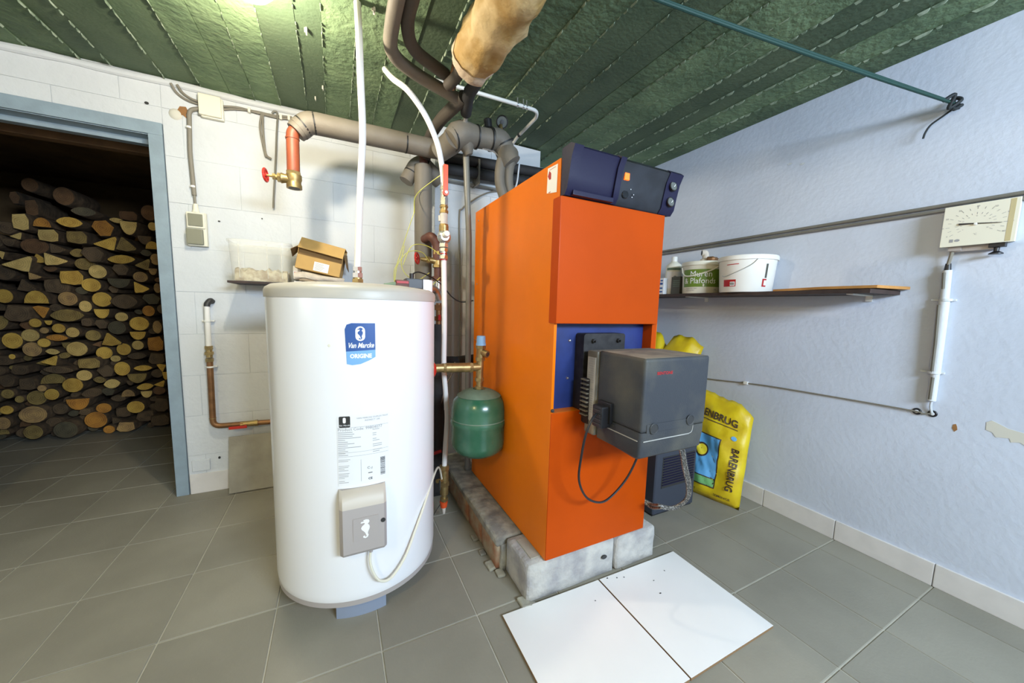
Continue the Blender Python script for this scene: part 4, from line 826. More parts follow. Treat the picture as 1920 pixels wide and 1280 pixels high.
part('check_valve', r, MT['foil'], lambda bm: (lathe(bm, [(0, .022), (.02, .020), (.031, .008), (.033, 0), (.031, -.012), (0, -.02)], (X, Y - .008, 1.452), (0, -1, 0), 22), cyl(bm, (X, Y, 1.41), (X, Y, 1.49), .018, 14), hexnut(bm, (X, Y, 1.405), (X, Y, 1.422), .0215)))
part('valve_knob', r, MT['white'], lambda bm: (lathe(bm, [(0, .052), (.012, .052), (.015, .046), (.016, .018), (0, .018)], (X, Y - .008, 1.455), (0, -1, .1), 18)))
part('pressure_nuts', r, MT['silver'], lambda bm: (hexnut(bm, (X, Y, 1.385), (X, Y, 1.40), .020), cyl(bm, (X, Y, 1.35), (X, Y, 1.385), .0155, 12), hexnut(bm, (X, Y, 1.35), (X, Y, 1.365), .0205)))
for z in (1.372, 1.344): part('red_ring', r, MT['redp'], lambda bm: tube(bm, [(X, Y, z), (X, Y, z + .004)], .0175, 14))
part('drain_valve', r, MT['brass'], lambda bm: (hexnut(bm, (2.355, Y, .285), (2.355, Y, .308), 0.0242), cyl(bm, (2.355, Y, .15), (2.355, Y, .286), 0.0218, 16, bev=.004), hexnut(bm, (2.355, Y, .20), (2.355, Y, .222), 0.0260), tube(bm, [(2.355, Y, .225), (2.325, Y - .02, .238), (2.31, Y - .03, .245)], [.014, .011, .010], 12), hexnut(bm, (2.355, Y, .118), (2.355, Y, .133), 0.0212), cyl(bm, (2.355, Y, .10), (2.355, Y, .152), 0.0142, 12)))
part('red_cap', r, MT['redor'], lambda bm: tube(bm, [(2.353, Y, .112), (2.353, Y, .082)], [.021, .017], 16))
part('hose_tail', r, MT['rag'], lambda bm: (tube(bm, [(2.353, Y, .084), (2.354, Y, .045)], [.012, .007], 12)))
part('cap_strap', r, MT['inkd'], lambda bm: (tube(bm, smooth([(2.335, Y, .10), (2.31, Y, .065), (2.288, Y, .03), (2.280, Y, .018), (2.290, Y, .012), (2.297, Y, .022)], 5), .002, 6)))
part('drain_key', r, MT['inkd'], lambda bm: box(bm, 2.318, 2.324, Y - .045, Y - .03, .20, .25, bev=.001))
tag(r, 'white pipe curving down from the ceiling through valves to a drain beside the tank', 'pipe')
# 8 brass safety group with the green expansion vessel
r = root('expansion_vessel', (2.477, -1.01, .414)); ZV = .414
part('vessel_body', r, MT['vessel'], lambda bm: lathe(bm, [(0, 0), (.05, .002), (.095, .014), (.120, .036), (.1295, .065), (.1305, .155), (.1335, .160), (.1335, .175), (.1300, .182), (.129, .235), (.122, .268), (.100, .296), (.06, .316), (.03, .322), (0, .323)], (2.477, -1.01, ZV), seg=48))
part('dusty_top', r, MT['dust'], lambda bm: lathe(bm, [(.105, .2935), (.085, .3065), (.06, .3175), (.032, .3235), (.03, .322)], (2.477, -1.01, ZV), seg=48))
part('threaded_neck', r, MT['brass'], lambda bm: (hexnut(bm, (2.477, -1.01, .735), (2.477, -1.01, .750), .021), cyl(bm, (2.477, -1.01, .75), (2.477, -1.01, .775), .014, 14)))
part('seam_bead', r, MT['dust'], lambda bm: lathe(bm, [(.1300, .181), (.1318, .184), (.1300, .187)], (2.477, -1.01, ZV), seg=48))
part('brass_pipe', r, MT['brass'], lambda bm: (cyl(bm, (2.255, -1.01, .8465), (2.30, -1.01, .846), 0.0195, 16), hexnut(bm, (2.30, -1.01, .846), (2.312, -1.01, .846), 0.0230), cyl(bm, (2.312, -1.01, .846), (2.43, -1.01, .842), 0.0218, 18), hexnut(bm, (2.425, -1.01, .842), (2.44, -1.01, .842), 0.0248), cyl(bm, (2.44, -1.01, .842), (2.478, -1.01, .842), 0.0195, 14), cyl(bm, (2.477, -1.01, .77), (2.480, -1.01, .885), 0.0171, 16), hexnut(bm, (2.477, -1.01, .775), (2.477, -1.01, .79), 0.0218), hexnut(bm, (2.480, -1.01, .872), (2.480, -1.01, .888), 0.0224)))
part('safety_valve', r, MT['brass'], lambda bm: (cyl(bm, (2.480, -1.01, .885), (2.482, -1.01, .955), 0.0195, 16), hexnut(bm, (2.4815, -1.01, .93), (2.482, -1.01, .944), 0.0248), cyl(bm, (2.482, -1.01, .915), (2.503, -1.045, .905), 0.0171, 14)))
part('outlet_bore', r, MT['inkd'], lambda bm: cyl(bm, (2.5028, -1.0447, .9052), (2.5036, -1.046, .9049), .0105, 14))
part('blue_cap', r, MT['capblue'], lambda bm: lathe(bm, [(0, .045), (.018, .045), (.0205, .041), (.0215, .012), (.0235, .009), (.0235, 0), (0, 0)], (2.4825, -1.01, .945), seg=20))
tag(r, 'dark green expansion vessel hanging from a brass pipe between tank and boiler', 'tank')
# 9 brown fitting with small red wheel valve beside the upright pipe
r = root('brown_valve_pipe', (2.385, -.56, 1.2)); Y = -.53
part('brown_elbow', r, MT['brownp'], lambda bm: tube(bm, fillet([(2.345, -.44, 1.505), (2.365, -.52, 1.515), (2.395, -.53, 1.47), (2.397, -.53, 1.38)], .04), .026, 16))
part('valve_body', r, MT['brass'], lambda bm: (hexnut(bm, (2.398, Y, 1.43), (2.398, Y, 1.412), .030), cyl(bm, (2.398, Y, 1.34), (2.398, Y, 1.415), .024, 16), hexnut(bm, (2.398, Y, 1.355), (2.398, Y, 1.34), .029), tube(bm, [(2.39, Y, 1.375), (2.362, Y, 1.378), (2.335, Y, 1.38), (2.30, Y, 1.382)], [.020, .017, .014, .008], 12), hexnut(bm, (2.35, Y, 1.379), (2.335, Y, 1.38), .020)))
part('union_nut', r, MT['brownp'], lambda bm: (cyl(bm, (2.40, Y, 1.27), (2.40, Y, 1.34), .022, 14), hexnut(bm, (2.40, Y, 1.265), (2.40, Y, 1.29), .034)))
part('pipe_tail', r, MT['foil'], lambda bm: tube(bm, fillet([(2.402, Y, 1.27), (2.403, Y, 1.19), (2.35, Y + .02, 1.14)], .04), .021, 14))
wheel(r, (2.283, Y, 1.383), (1, -.65, .1), .029)
tag(r, 'brown pipe elbow and valve with small red wheel above the tank lid', 'valve')
r = root('pump', (2.39, -.55, .3))
part('lagged_body', r, MT['foamB'], lambda bm: (tube(bm, [(2.392, -.57, .30), (2.395, -.57, 1.02)], .036, 16), tube(bm, [(2.40, -.56, .62), (2.40, -.56, .72)], .052, 18), box(bm, 2.34, 2.43, -.60, -.50, .34, .52, bev=.012)))
part('brass_fitting', r, MT['copper'], lambda bm: (hexnut(bm, (2.395, -.57, 1.10), (2.395, -.57, 1.13), .024), cyl(bm, (2.395, -.57, 1.01), (2.395, -.57, 1.14), .016, 12), hexnut(bm, (2.395, -.57, 1.04), (2.395, -.57, 1.065), .024)))
part('pipe_tee', r, MT['foamB'], lambda bm: tube(bm, [(2.40, -.52, .80), (2.54, -.50, .79)], .030, 16))
part('grey_sleeve', r, MT['foamD'], lambda bm: tube(bm, [(2.53, -.50, .79), (2.66, -.50, .80)], .0325, 16))
part('red_handle', r, MT['redp'], lambda bm: tube(bm, [(2.335, -.66, .295), (2.39, -.66, .305)], .009, 10))
part('red_tag', r, MT['redp'], lambda bm: tube(bm, [(2.386, -.62, 1.045), (2.386, -.62, 1.075)], .008, 8))
part('grey_lead', r, MT['cable'], lambda bm: tube(bm, smooth([(2.40, -.60, .55), (2.43, -.60, .66), (2.47, -.60, .74), (2.49, -.58, .80)], 5), .004, 6))
part('stand', r, MT['iron'], lambda bm: box(bm, 2.36, 2.42, -.59, -.53, 0, .36, bev=.005))
tag(r, 'black lagged circulation pipe and pump in the gap behind the tank', 'pump')
# things on the tank lid
r = root('thermostat_pocket', (2.14, -.86, 1.19))
part('red_box', r, MT['brownp'], lambda bm: box(bm, 2.118, 2.178, -.875, -.835, 1.185, 1.238, bev=.006))
part('green_sleeve', r, MT['dust'], lambda bm: tube(bm, [(2.068, -.86, 1.212), (2.12, -.86, 1.216)], [.006, .013], 12))
part('lens', r, MT['redp'], lambda bm: box(bm, 2.122, 2.174, -.879, -.874, 1.222, 1.232))
tag(r, 'small dark red box with a green tip on the tank lid', 'sensor')
r = root('actuator', (2.24, -.70, 1.13))
part('black_box', r, MT['blackpl'], lambda bm: box(bm, 2.19, 2.275, -.72, -.64, 1.205, 1.258, bev=.006))
part('gland', r, MT['blackpl'], lambda bm: cyl(bm, (2.225, -.68, 1.255), (2.225, -.68, 1.285), .011, 12))
part('steel_body', r, MT['silver'], lambda bm: (box(bm, 2.275, 2.325, -.72, -.65, 1.16, 1.256, bev=.004), tube(bm, fillet([(2.30, -.66, 1.20), (2.36, -.62, 1.22), (2.39, -.60, 1.16)], .03), .022, 14)))
tag(r, 'black and steel actuator box behind the right edge of the tank lid', 'valve')
yel = [[(2.25, -.62, 1.604), (2.215, -.62, 1.50), (2.167, -.62, 1.349), (2.148, -.62, 1.293), (2.155, -.62, 1.225), (2.207, -.62, 1.205), (2.32, -.62, 1.219), (2.39, -.62, 1.28)], [(2.19, -.63, 1.33), (2.235, -.63, 1.43), (2.31, -.63, 1.44), (2.37, -.66, 1.40), (2.41, -.66, 1.36)], [(2.15, -.62, 1.24), (2.165, -.62, 1.33), (2.22, -.62, 1.40), (2.29, -.62, 1.405), (2.33, -.62, 1.36)], [(2.20, -.62, 1.43), (2.183, -.62, 1.34), (2.21, -.62, 1.28), (2.27, -.62, 1.26), (2.33, -.62, 1.30)]]
r = root('earth_wire', (2.25, -.62, 1.2))
for p in yel: part('wire_loop', r, MT['greencab'], lambda bm: tube(bm, smooth(p, 6), .0021, 6))
part('upper_wire', r, MT['greencab'], lambda bm: tube(bm, smooth([(2.25, -.62, 1.604), (2.30, -.45, 1.75), (2.43, -.55, 1.86)], 5), .0028, 6))
tag(r, 'loops of thin yellow-green earth wire beside the upright grey pipe', 'wire')
one('sensor_lead', MT['blackpl'], 'thin black cable drooping from the tank lid towards the boiler', 'cable', lambda bm: tube(bm, smooth([(2.225, -.68, 1.28), (2.26, -.68, 1.295), (2.33, -.66, 1.275), (2.40, -.63, 1.235), (2.455, -.62, 1.178), (2.51, -.62, 1.150), (2.575, -.645, 1.160)], 6), .0035, 8))

# ================================================================== LEFT WALL FITTINGS
r = root('junction_box', (1.30, -.004, 2.085))
part('box_back', r, MT['ivory'], lambda bm: box(bm, 1.256, 1.352, -.03, -.004, 2.088, 2.196, bev=.006))
part('box_lid', r, MT['ivory'], lambda bm: box(bm, 1.250, 1.346, -.046, -.03, 2.094, 2.200, bev=.008, seg=3))
tag(r, 'square ivory junction box on the white wall just under the ceiling', 'box')
r = root('conduit', (1.20, -.01, 1.64))
part('tube', r, MT['cable'], lambda bm: tube(bm, fillet([(1.256, -.016, 2.132), (1.205, -.016, 2.115), (1.197, -.016, 1.90), (1.203, -.016, 1.68)], .04), .0102, 12))
part('lead', r, MT['cable'], lambda bm: tube(bm, [(1.203, -.016, 1.69), (1.204, -.016, 1.63)], .006, 8))
for z in (2.02, 1.72): part('clip', r, MT['white'], lambda bm: tube(bm, [(1.199, -.016, z), (1.199, -.016, z + .01)], .0125, 12))
tag(r, 'grey conduit running down the wall from junction box to switch', 'conduit')
r = root('switch_socket', (1.208, -.004, 1.41))
part('housing', r, MT['ivory'], lambda bm: (box(bm, 1.166, 1.250, -.034, -.004, 1.412, 1.590, bev=.007), box(bm, 1.170, 1.247, -.044, -.03, 1.505, 1.588, bev=.005)))
part('rocker', r, MT['switchg'], lambda bm: box(bm, 1.177, 1.238, -.051, -.04, 1.515, 1.579, bev=.004))
part('socket_flap', r, MT['switchg'], lambda bm: box(bm, 1.166, 1.236, -.052, -.03, 1.419, 1.500, bev=.006))
part('cable_gland', r, MT['ivory'], lambda bm: (tube(bm, [(1.205, -.018, 1.59), (1.205, -.018, 1.605), (1.205, -.018, 1.635)], [.018, .013, .010], 12)))
tag(r, 'surface-mounted light switch above a grey flapped socket on the wall', 'switch')
def lines(name, L, rr, m, lab, cat='cable'):
    one(name, MT[m], lab, cat, lambda bm: [tube(bm, smooth(p, 5), rr, 8) for p in L])
lines('ceiling_cable', [[(1.140, -.025, 2.222), (1.16, -.015, 2.185), (1.20, -.014, 2.160), (1.26, -.014, 2.150)], [(1.165, -.025, 2.222), (1.185, -.018, 2.19), (1.22, -.016, 2.170), (1.26, -.016, 2.164)], [(1.34, -.014, 2.150), (1.41, -.014, 2.170), (1.497, -.014, 2.180), (1.572, -.014, 2.180), (1.671, -.02, 2.190)], [(1.34, -.02, 2.165), (1.42, -.02, 2.178), (1.50, -.018, 2.173), (1.60, -.016, 2.172), (1.68, -.02, 2.182)]], .0055, 'cable', 'grey cables clipped along the top of the wall beside the junction box')
for x, z in ((1.467, 2.178), (1.615, 2.178), (1.655, 2.185), (1.70, 2.195)): part('cable_clip', bpy.data.objects['ceiling_cable'], MT['ivory'], lambda bm: box(bm, x - .006, x + .006, -.028, -.006, z - .014, z + .012, bev=.002))
lines('hanging_strap', [[(1.525, -.022, 2.176), (1.514, -.022, 2.10), (1.522, -.022, 2.02), (1.533, -.022, 1.955), (1.537, -.022, 1.942)], [(1.53, -.022, 2.172), (1.528, -.022, 2.10), (1.53, -.022, 2.02), (1.537, -.022, 1.955), (1.56, -.022, 1.937)]], .0055, 'cable', 'short double strip of cut grey cable hanging from the ceiling line', 'cable')
lines('hanging_hook', [[(1.574, -.022, 2.186), (1.586, -.022, 2.200), (1.600, -.022, 2.185), (1.592, -.022, 2.08), (1.579, -.022, 1.90), (1.566, -.022, 1.75), (1.560, -.022, 1.665)]], .0052, 'greypaint', 'long thin hooked rod hanging on the wall beside the red valve', 'hook')
r = root('water_pipe', (1.225, -.03, .38))
part('pipe_hole', r, MT['inkd'], lambda bm: (tube(bm, smooth([(1.246, -.003, 1.113), (1.242, -.02, 1.118), (1.231, -.032, 1.10), (1.2295, -.034, 1.085)], 4), .0148, 12)))
part('white_pipe', r, MT['pex'], lambda bm: tube(bm, [(1.2295, -.034, 1.088), (1.226, -.034, .85)], .0130, 14))
part('union', r, MT['brass'], lambda bm: (hexnut(bm, (1.226, -.034, .845), (1.226, -.034, .865), .019), cyl(bm, (1.226, -.034, .80), (1.226, -.034, .85), .015, 14), hexnut(bm, (1.226, -.034, .815), (1.226, -.034, .832), .021), hexnut(bm, (1.226, -.034, .775), (1.226, -.034, .795), .019)))
part('copper_pipe', r, MT['copper'], lambda bm: tube(bm, fillet([(1.226, -.034, .78), (1.222, -.034, .398), (1.50, -.034, .392)], .04), .0150, 14))
for z in (1.005, .745): part('wall_clip', r, MT['white'], lambda bm: (tube(bm, [(1.2275, -.034, z - .004), (1.2275, -.034, z + .005)], .0175, 14), box(bm, 1.200, 1.255, -.02, -.006, z - .004, z + .004)))
part('wall_clip', r, MT['brass'], lambda bm: tube(bm, [(1.2225, -.034, .445), (1.2225, -.034, .449)], .0165, 14))
part('stop_valve', r, MT['brass'], lambda bm: (hexnut(bm, (1.35, -.034, .394), (1.365, -.034, .394), .017), cyl(bm, (1.365, -.034, .394), (1.42, -.034, .394), .0165, 14), hexnut(bm, (1.42, -.034, .394), (1.435, -.034, .394), .019), tube(bm, [(1.435, -.034, .393), (1.52, -.034, .388)], [.013, .008], 12)))
part('red_lever', r, MT['red'], lambda bm: (box(bm, 1.298, 1.385, -.062, -.054, .376, .392, bev=.003), cyl(bm, (1.375, -.034, .388), (1.375, -.058, .388), .006, 10)))
tag(r, 'white and copper water pipe on the wall with a red lever valve', 'pipe')
one('blank_plate', MT['wall'], 'painted-over square blank cover plate low on the wall beside the door', 'plate', lambda bm: box(bm, 1.108, 1.190, -.012, -.003, .133, .200, bev=.004, seg=3))

# left shelf with tub, rags and carton
ZS = 1.2265
one('wall_shelf', MT['shelfd'], 'short dark brown shelf board on the white wall behind the tank', 'shelf', lambda bm: (box(bm, 1.370, 1.98, -.24, -.006, ZS - .0115, ZS, bev=.0015)))
def tubf(bm):
    def ringp(s, z, r): return [(p, q, z) for p, q in rrect(1.517 - .145 * s, 1.517 + .135 * s, -.120 - .105 * s, -.120 + .105 * s, r, 5)]
    prof = [(.90, ZS + .001, .03), (.915, ZS + .01, .034), (1.0, ZS + .205, .04), (1.0, ZS + .215, .04), (1.045, ZS + .217, .045), (1.05, ZS + .208, .045), (1.045, ZS + .203, .045)]
    R_ = [[bm.verts.new(p) for p in ringp(*a)] for a in prof]
    for a, b in zip(R_, R_[1:]):
        for k in range(len(a)): bm.faces.new((a[k], a[(k + 1) % len(a)], b[(k + 1) % len(b)], b[k]))
    bm.faces.new(R_[0])
r = root('plastic_tub', (1.517, -.12, ZS))
part('tub_shell', r, MT['tub'], tubf, ang=50)
for x in (1.42, 1.545, 1.61): part('tub_rib', r, MT['tub'], lambda bm: box(bm, x, x + .004, -.2285, -.2255, ZS + .02, ZS + .20))
def heap(bm, x0, x1, y0, y1, z0, h, seed, nx=16, ny=8):
    g = [[bm.verts.new((x0 + (x1 - x0) * i / nx, y0 + (y1 - y0) * j / ny, z0 + h * (.62 + .45 * noise.noise(Vector((i * .45, j * .5, seed)))) * (1 if 0 < i < nx and 0 < j < ny else .9))) for j in range(ny + 1)] for i in range(nx + 1)]
    for i in range(nx):
        for j in range(ny): bm.faces.new((g[i][j], g[i + 1][j], g[i + 1][j + 1], g[i][j + 1]))
    lo_ = [bm.verts.new((g[i][j].co.x, g[i][j].co.y, z0)) for i, j in [(i, 0) for i in range(nx + 1)]]
    for i in range(nx): bm.faces.new((lo_[i], lo_[i + 1], g[i + 1][0], g[i][0]))
    for ii in (0, nx):
        a = bm.verts.new((g[ii][ny].co.x, g[ii][ny].co.y, z0)); bm.faces.new([lo_[ii]] + [g[ii][j] for j in range(ny + 1)] + [a])
tag(r, 'clear rectangular plastic tub on the small dark shelf', 'tub')
bm = B(); heap(bm, 1.397, 1.634, -.205, -.035, ZS + .004, .09, 3)
tag(link('folded_cloths', bm, MT['rag2'], None, ang=70), 'crumpled beige cloths lying in the bottom of the clear tub', 'cloth')
bm = B(); heap(bm, 1.668, 1.93, -.24, -.04, ZS + .001, .022, 8); tag(link('paper_pad', bm, MT['ragw']), 'flat white wad of paper under the rags and the cardboard box', 'paper')
bm = B(); tube(bm, smooth([(1.672, -.225, ZS + .040), (1.72, -.235, ZS + .045), (1.80, -.235, ZS + .033), (1.88, -.235, ZS + .028), (1.915, -.225, ZS + .026)], 5), .018, 12, jit=.5); tube(bm, smooth([(1.69, -.14, ZS + .038), (1.80, -.15, ZS + .03), (1.90, -.14, ZS + .026)], 5), .02, 10, jit=.5)
tag(link('rolled_rag', bm, MT['rag'], None, ang=70), 'rolled pale rag under the tilted cardboard box', 'cloth')
# open carton, tilted, flap hanging over its front
r = root('cardboard_box', (1.82, -.17, ZS + .05))
Mb = Matrix.Translation((1.808, -.15, ZS + .150)) @ Matrix.Rotation(math.radians(11.5), 4, 'Y') @ Matrix.Rotation(math.radians(-6), 4, 'Z')
hw, hd, hh, th_ = .115, .075, .085, .0025
def cb_(bm, *a): box(bm, *a, mtx=Mb)
def quad(bm, pts, t=.0025):
    P = [Vector(p) for p in pts]; n = (P[1] - P[0]).cross(P[2] - P[0]).normalized() * t
    a = [bm.verts.new(Mb @ p) for p in P]; b = [bm.verts.new(Mb @ (p + n)) for p in P]
    bm.faces.new(a); bm.faces.new(list(reversed(b)))
    for i in range(len(P)): bm.faces.new((a[i], b[i], b[(i + 1) % len(P)], a[(i + 1) % len(P)]))
part('carton_body', r, [MT['card']], lambda bm: (cb_(bm, -hw, hw, -hd, -hd + th_, -hh, -.006), cb_(bm, -hw, hw, hd - th_, hd, -hh, hh), cb_(bm, -hw, hw, -hd, hd, -hh, -hh + th_), cb_(bm, -hw, -hw + th_, -hd, hd, -hh, hh * .6), cb_(bm, hw - th_, hw, -hd, hd, -hh, hh * .6)))
part('inside_shade', r, MT['cardin'], lambda bm: cb_(bm, -hw + .004, hw - .004, -hd + .005, -hd + .009, -hh + .01, hh * .55))  # dark sheet behind the slot stands in for the shade inside the carton
part('top_flap', r, MT['card'], lambda bm: quad(bm, [(-hw, -hd - .022, .026), (hw, -hd - .026, .020), (hw, -hd + .03, hh + .002), (-hw, -hd + .03, hh + .006)]))
part('top_panel', r, MT['card'], lambda bm: quad(bm, [(-hw, -hd + .03, hh + .003), (hw, -hd + .03, hh), (hw, hd, hh), (-hw, hd, hh)]))
part('side_flap', r, MT['cardin'], lambda bm: quad(bm, [(hw, -hd, hh * .55), (hw + .025, -hd + .01, -.02), (hw + .028, hd, -.03), (hw, hd, hh * .8)]))
part('side_flap', r, MT['cardin'], lambda bm: (quad(bm, [(-hw, -hd, hh * .5), (-hw - .035, -hd - .01, .01), (-hw - .045, hd - .04, -.02), (-hw, hd, hh * .8)])))
lbp = part('paper_label', r, MT['paper'], lambda bm: quad(bm, [(-.025, -hd - .001, -.078), (.052, -hd - .001, -.078), (.052, -hd - .001, -.028), (-.025, -hd - .001, -.028)], .0006))
bm = B()
for k in range(5): quad(bm, [(-.018, -hd - .0022, -.070 + k * .008), (.02 + .005 * (k % 3), -hd - .0022, -.070 + k * .008), (.02 + .005 * (k % 3), -hd - .0022, -.068 + k * .008), (-.018, -hd - .0022, -.068 + k * .008)], .0003)
link('label_print', bm, MT['strip'], lbp)
tag(r, 'open brown cardboard box tilted on rags behind the tank', 'box')
one('small_carton', [MT['paper'], MT['redp']], 'crushed white and red packet between the clear tub and the cardboard box', 'packet', lambda bm: (box(bm, 1.655, 1.695, -.13, -.06, ZS + .03, ZS + .105, bev=.003), box(bm, 1.660, 1.69, -.134, -.12, ZS + .055, ZS + .07, mi=1)))

# ================================================================== RIGHT WALL FITTINGS
r = root('wall_shelf', (4.05, -1.1, 1.24))
part('shelf_board', r, MT['shelfd'], lambda bm: prism(bm, [(XR - .001, -.25), (3.90, -.25), (3.90, -1.875), (XR - .001, -1.90)], lambda a, b, h: Vector((a, b, 1.229 + h)), .018))
for y in (-.98, -1.80): part('bracket', r, MT['white'], lambda bm: (box(bm, 3.925, XR - .002, y - .012, y + .012, 1.2245, 1.229), box(bm, XR - .006, XR - .001, y - .012, y + .012, 1.20, 1.2245)))
tag(r, 'long dark brown shelf on the blue wall right of the boiler', 'shelf')
one('loose_plank', MT['ply'], 'orange plywood strip lying on the right end of the dark shelf', 'plank', lambda bm: prism(bm, [(XR - .004, -1.45), (3.955, -1.47), (3.925, -1.70), (3.93, -1.885), (XR - .006, -1.93)], lambda a, b, h: Vector((a, b, 1.2475 + h + (.004 if b < -1.6 else 0))), .012))
def bucket(name, cx, cy, r0, r1, h, z0, lid_, body_m, lidm, lab, extra, n=36):
    r = root(name, (cx, cy, z0))
    part('bucket_body', r, MT[body_m], lambda bm: lathe(bm, [(0, 0), (r0 - .003, 0), (r0, .004), (r1, h), (0, h)], (cx, cy, z0), seg=n))
    part('lid', r, MT[lidm], lambda bm: lathe(bm, [(r1 - .002, h - .024), (r1 + .006, h - .023), (r1 + .007, h - .006), (r1 + .004, h + .001), (r1 - .006, h + .003), (r1 - .010, h - .001), (0, h - .001)], (cx, cy, z0), seg=n))
    def mp(off=0):
        # arc length a measured from the camera-facing direction, z height
        d0 = math.atan2(-2.565 - cy, 1.87 - cx)
        return lambda a, z: Vector((cx + (r0 + (r1 - r0) * z / h + off) * math.cos(d0 + a / r0), cy + (r0 + (r1 - r0) * z / h + off) * math.sin(d0 + a / r0), z0 + z))
    extra(r, mp, cx, cy, r0, r1, h, z0); tag(r, lab, 'bucket'); return r
SZ = 1.2475
def ex_white(r, mp, cx, cy, r0, r1, h, z0):
    q = dec('red_patch', r, MT['redp'], [rect(-.115, -.045, .030, .068)], mp(.0008))
    dec('red_bar', r, MT['redp'], [[(-.095, .148), (-.035, .150), (-.035, .154), (-.095, .152)]], mp(.0008))
    bm = B(); mapto(bm, strip2(rect(-.075, -.049, .034, .056), .01), mp(.0014)); link('barcode_paper', bm, MT['paper'], q)
    bm = B(); 
    for k in range(7): mapto(bm, strip2(rect(-.073 + k * .0032, -.0715 + k * .0032, .038, .052), .01), mp(.002))
    link('barcode', bm, MT['inkd'], q)
    dec('dark_print', r, MT['label2'], [rect(.088, .099, .075, .150)], mp(.0008)); q2 = dec('red_patch', r, MT['redp'], [rect(.078, .100, .028, .070)], mp(.0008)); dec('paper_patch', q2, MT['paper'], [rect(.086, .099, .035, .062)], mp(.0014))
    m = mp(.004)
    part('wire_handle', r, MT['silver'], lambda bm: tube(bm, smooth([m(.050, h - .012), m(.02, h * .74), m(-.03, h * .58), m(-.075, h * .48), m(-.11, h * .44), m(-.125, h * .47)], 5), .0016, 6))
bucket('white_bucket', 3.995, -1.300, .128, .142, .198, SZ, 1, 'white', 'white', 'white plastic bucket with wire handle and red patches on the shelf', ex_white)
def ex_green(r, mp, cx, cy, r0, r1, h, z0):
    g = dec('green_label', r, MT['lime'], [rect(-.118, .125, .040, .148)], mp(.0008)); 
    bm = B(); txt(bm, 'Muren', .052, -.005, .118, fn=mp(.0016), sx=.9); txt(bm, '& Plafonds', .050, -.012, .076, fn=mp(.0016), sx=.88); link('label_print', bm, MT['logow'], g)
    dec('pale_brush', g, MT['ivory'], [ell(.012, .05, .005, .009, 10)], mp(.0017))
    bm = B(); txt(bm, 'PLAFOND MAT', .010, -.09, .030, fn=mp(.001), align='LEFT'); txt(bm, 'MUR & MAT', .010, -.09, .018, fn=mp(.001), align='LEFT'); txt(bm, '10L', .014, .085, .023, fn=mp(.001)); link('small_print', bm, MT['inkg'], r)
    m = mp(.006)
    part('handle', r, MT['ivory'], lambda bm: tube(bm, smooth([m(-.135, h - .03), m(-.125, h * .66), m(-.09, h * .55), m(-.03, h * .57), m(.04, h * .70), m(.09, h * .84), m(.12, h - .02)], 6), .0048, 8))
bucket('paint_bucket', 4.005, -1.015, .108, .117, .197, SZ, 1, 'ivory', 'ivory', 'cream paint bucket with green label on the shelf beside the white one', ex_green)
r = root('tap_fitting', (4.02, -1.02, SZ + .2))
part('ribbed_collar', r, MT['rag'], lambda bm: (lathe(bm, [(0, 0), (.036, 0), (.036, .006), (.030, .022), (.020, .028), (0, .028)], (4.02, -1.02, SZ + .199), seg=24),))
part('spout', r, MT['rag'], lambda bm: tube(bm, fillet([(4.02, -1.02, SZ + .22), (4.018, -1.02, SZ + .262), (4.0, -1.005, SZ + .262)], .02), .019, 14))
part('spout_bore', r, MT['inkd'], lambda bm: cyl(bm, (4.0, -1.005, SZ + .262), (3.9985, -1.0038, SZ + .262), .014, 12))
tag(r, 'beige plastic spouted cap standing on the green-labelled bucket', 'fitting')
one('brown_lump', MT['copper'], 'small brown and beige lump on the green-labelled bucket lid', 'fitting', lambda bm: (rb(bm, 3.985, 4.045, -1.10, -1.045, SZ + .198, SZ + .232, bev=.01, amp=.008, sub=3), ))
r = root('plastic_bottle', (4.0, -.80, SZ)); c_ = (4.0, -.80, SZ)
part('bottle_body', r, MT['ivory'], lambda bm: lathe(bm, [(0, 0), (.048, 0), (.052, .006), (.052, .19), (.046, .205), (.024, .222), (.019, .228), (0, .228)], c_, seg=28))
part('cap', r, MT['white'], lambda bm: lathe(bm, [(0, .26), (.017, .26), (.019, .256), (.019, .228), (0, .228)], c_, seg=18))
dbt = math.atan2(-2.565 + .80, 1.87 - 4.0); mpb = lambda a, z: Vector((4.0 + .0528 * math.cos(dbt + a / .0528), -.80 + .0528 * math.sin(dbt + a / .0528), SZ + z))
lq = dec('label', r, MT['paper'], [rect(-.05, .05, .04, .155)], mpb); bm = B(); mapto(bm, strip2(ell(.01, .12, .010, .007), .01), lambda a, z: mpb(a, z) + Vector((-.0007, -.0005, 0))); link('label_mark', bm, MT['inkg'], lq)
dec('green_band', r, MT['dust'], [rect(-.05, .05, .165, .182)], mpb)
tag(r, 'tall cream plastic bottle at the left end of the blue-wall shelf', 'bottle')
r = root('small_carton', (3.925, -.76, SZ))
part('carton', r, MT['paper'], lambda bm: box(bm, 3.91, 3.945, -.80, -.735, SZ, SZ + .110, bev=.001))
part('blue_print', r, MT['logob'], lambda bm: [box(bm, 3.9092, 3.911, -.792, -.792 + w__, SZ + z, SZ + z + h) for z, h, w__ in ((.088, .01, .02), (.065, .014, .035), (.035, .012, .04), (.012, .010, .03))])
tag(r, 'small white carton with blue print beside the boiler edge', 'box')
one('dark_carton', [MT['label2'], MT['dust']], 'small dark green-black carton between bottle and green-labelled bucket', 'box', lambda bm: (box(bm, 3.93, 3.985, -.915, -.845, SZ, SZ + .115, bev=.001), [box(bm, 3.9292, 3.931, -.91, -.86, SZ + .05 + k * .012, SZ + .054 + k * .012, mi=1) for k in range(4)]))
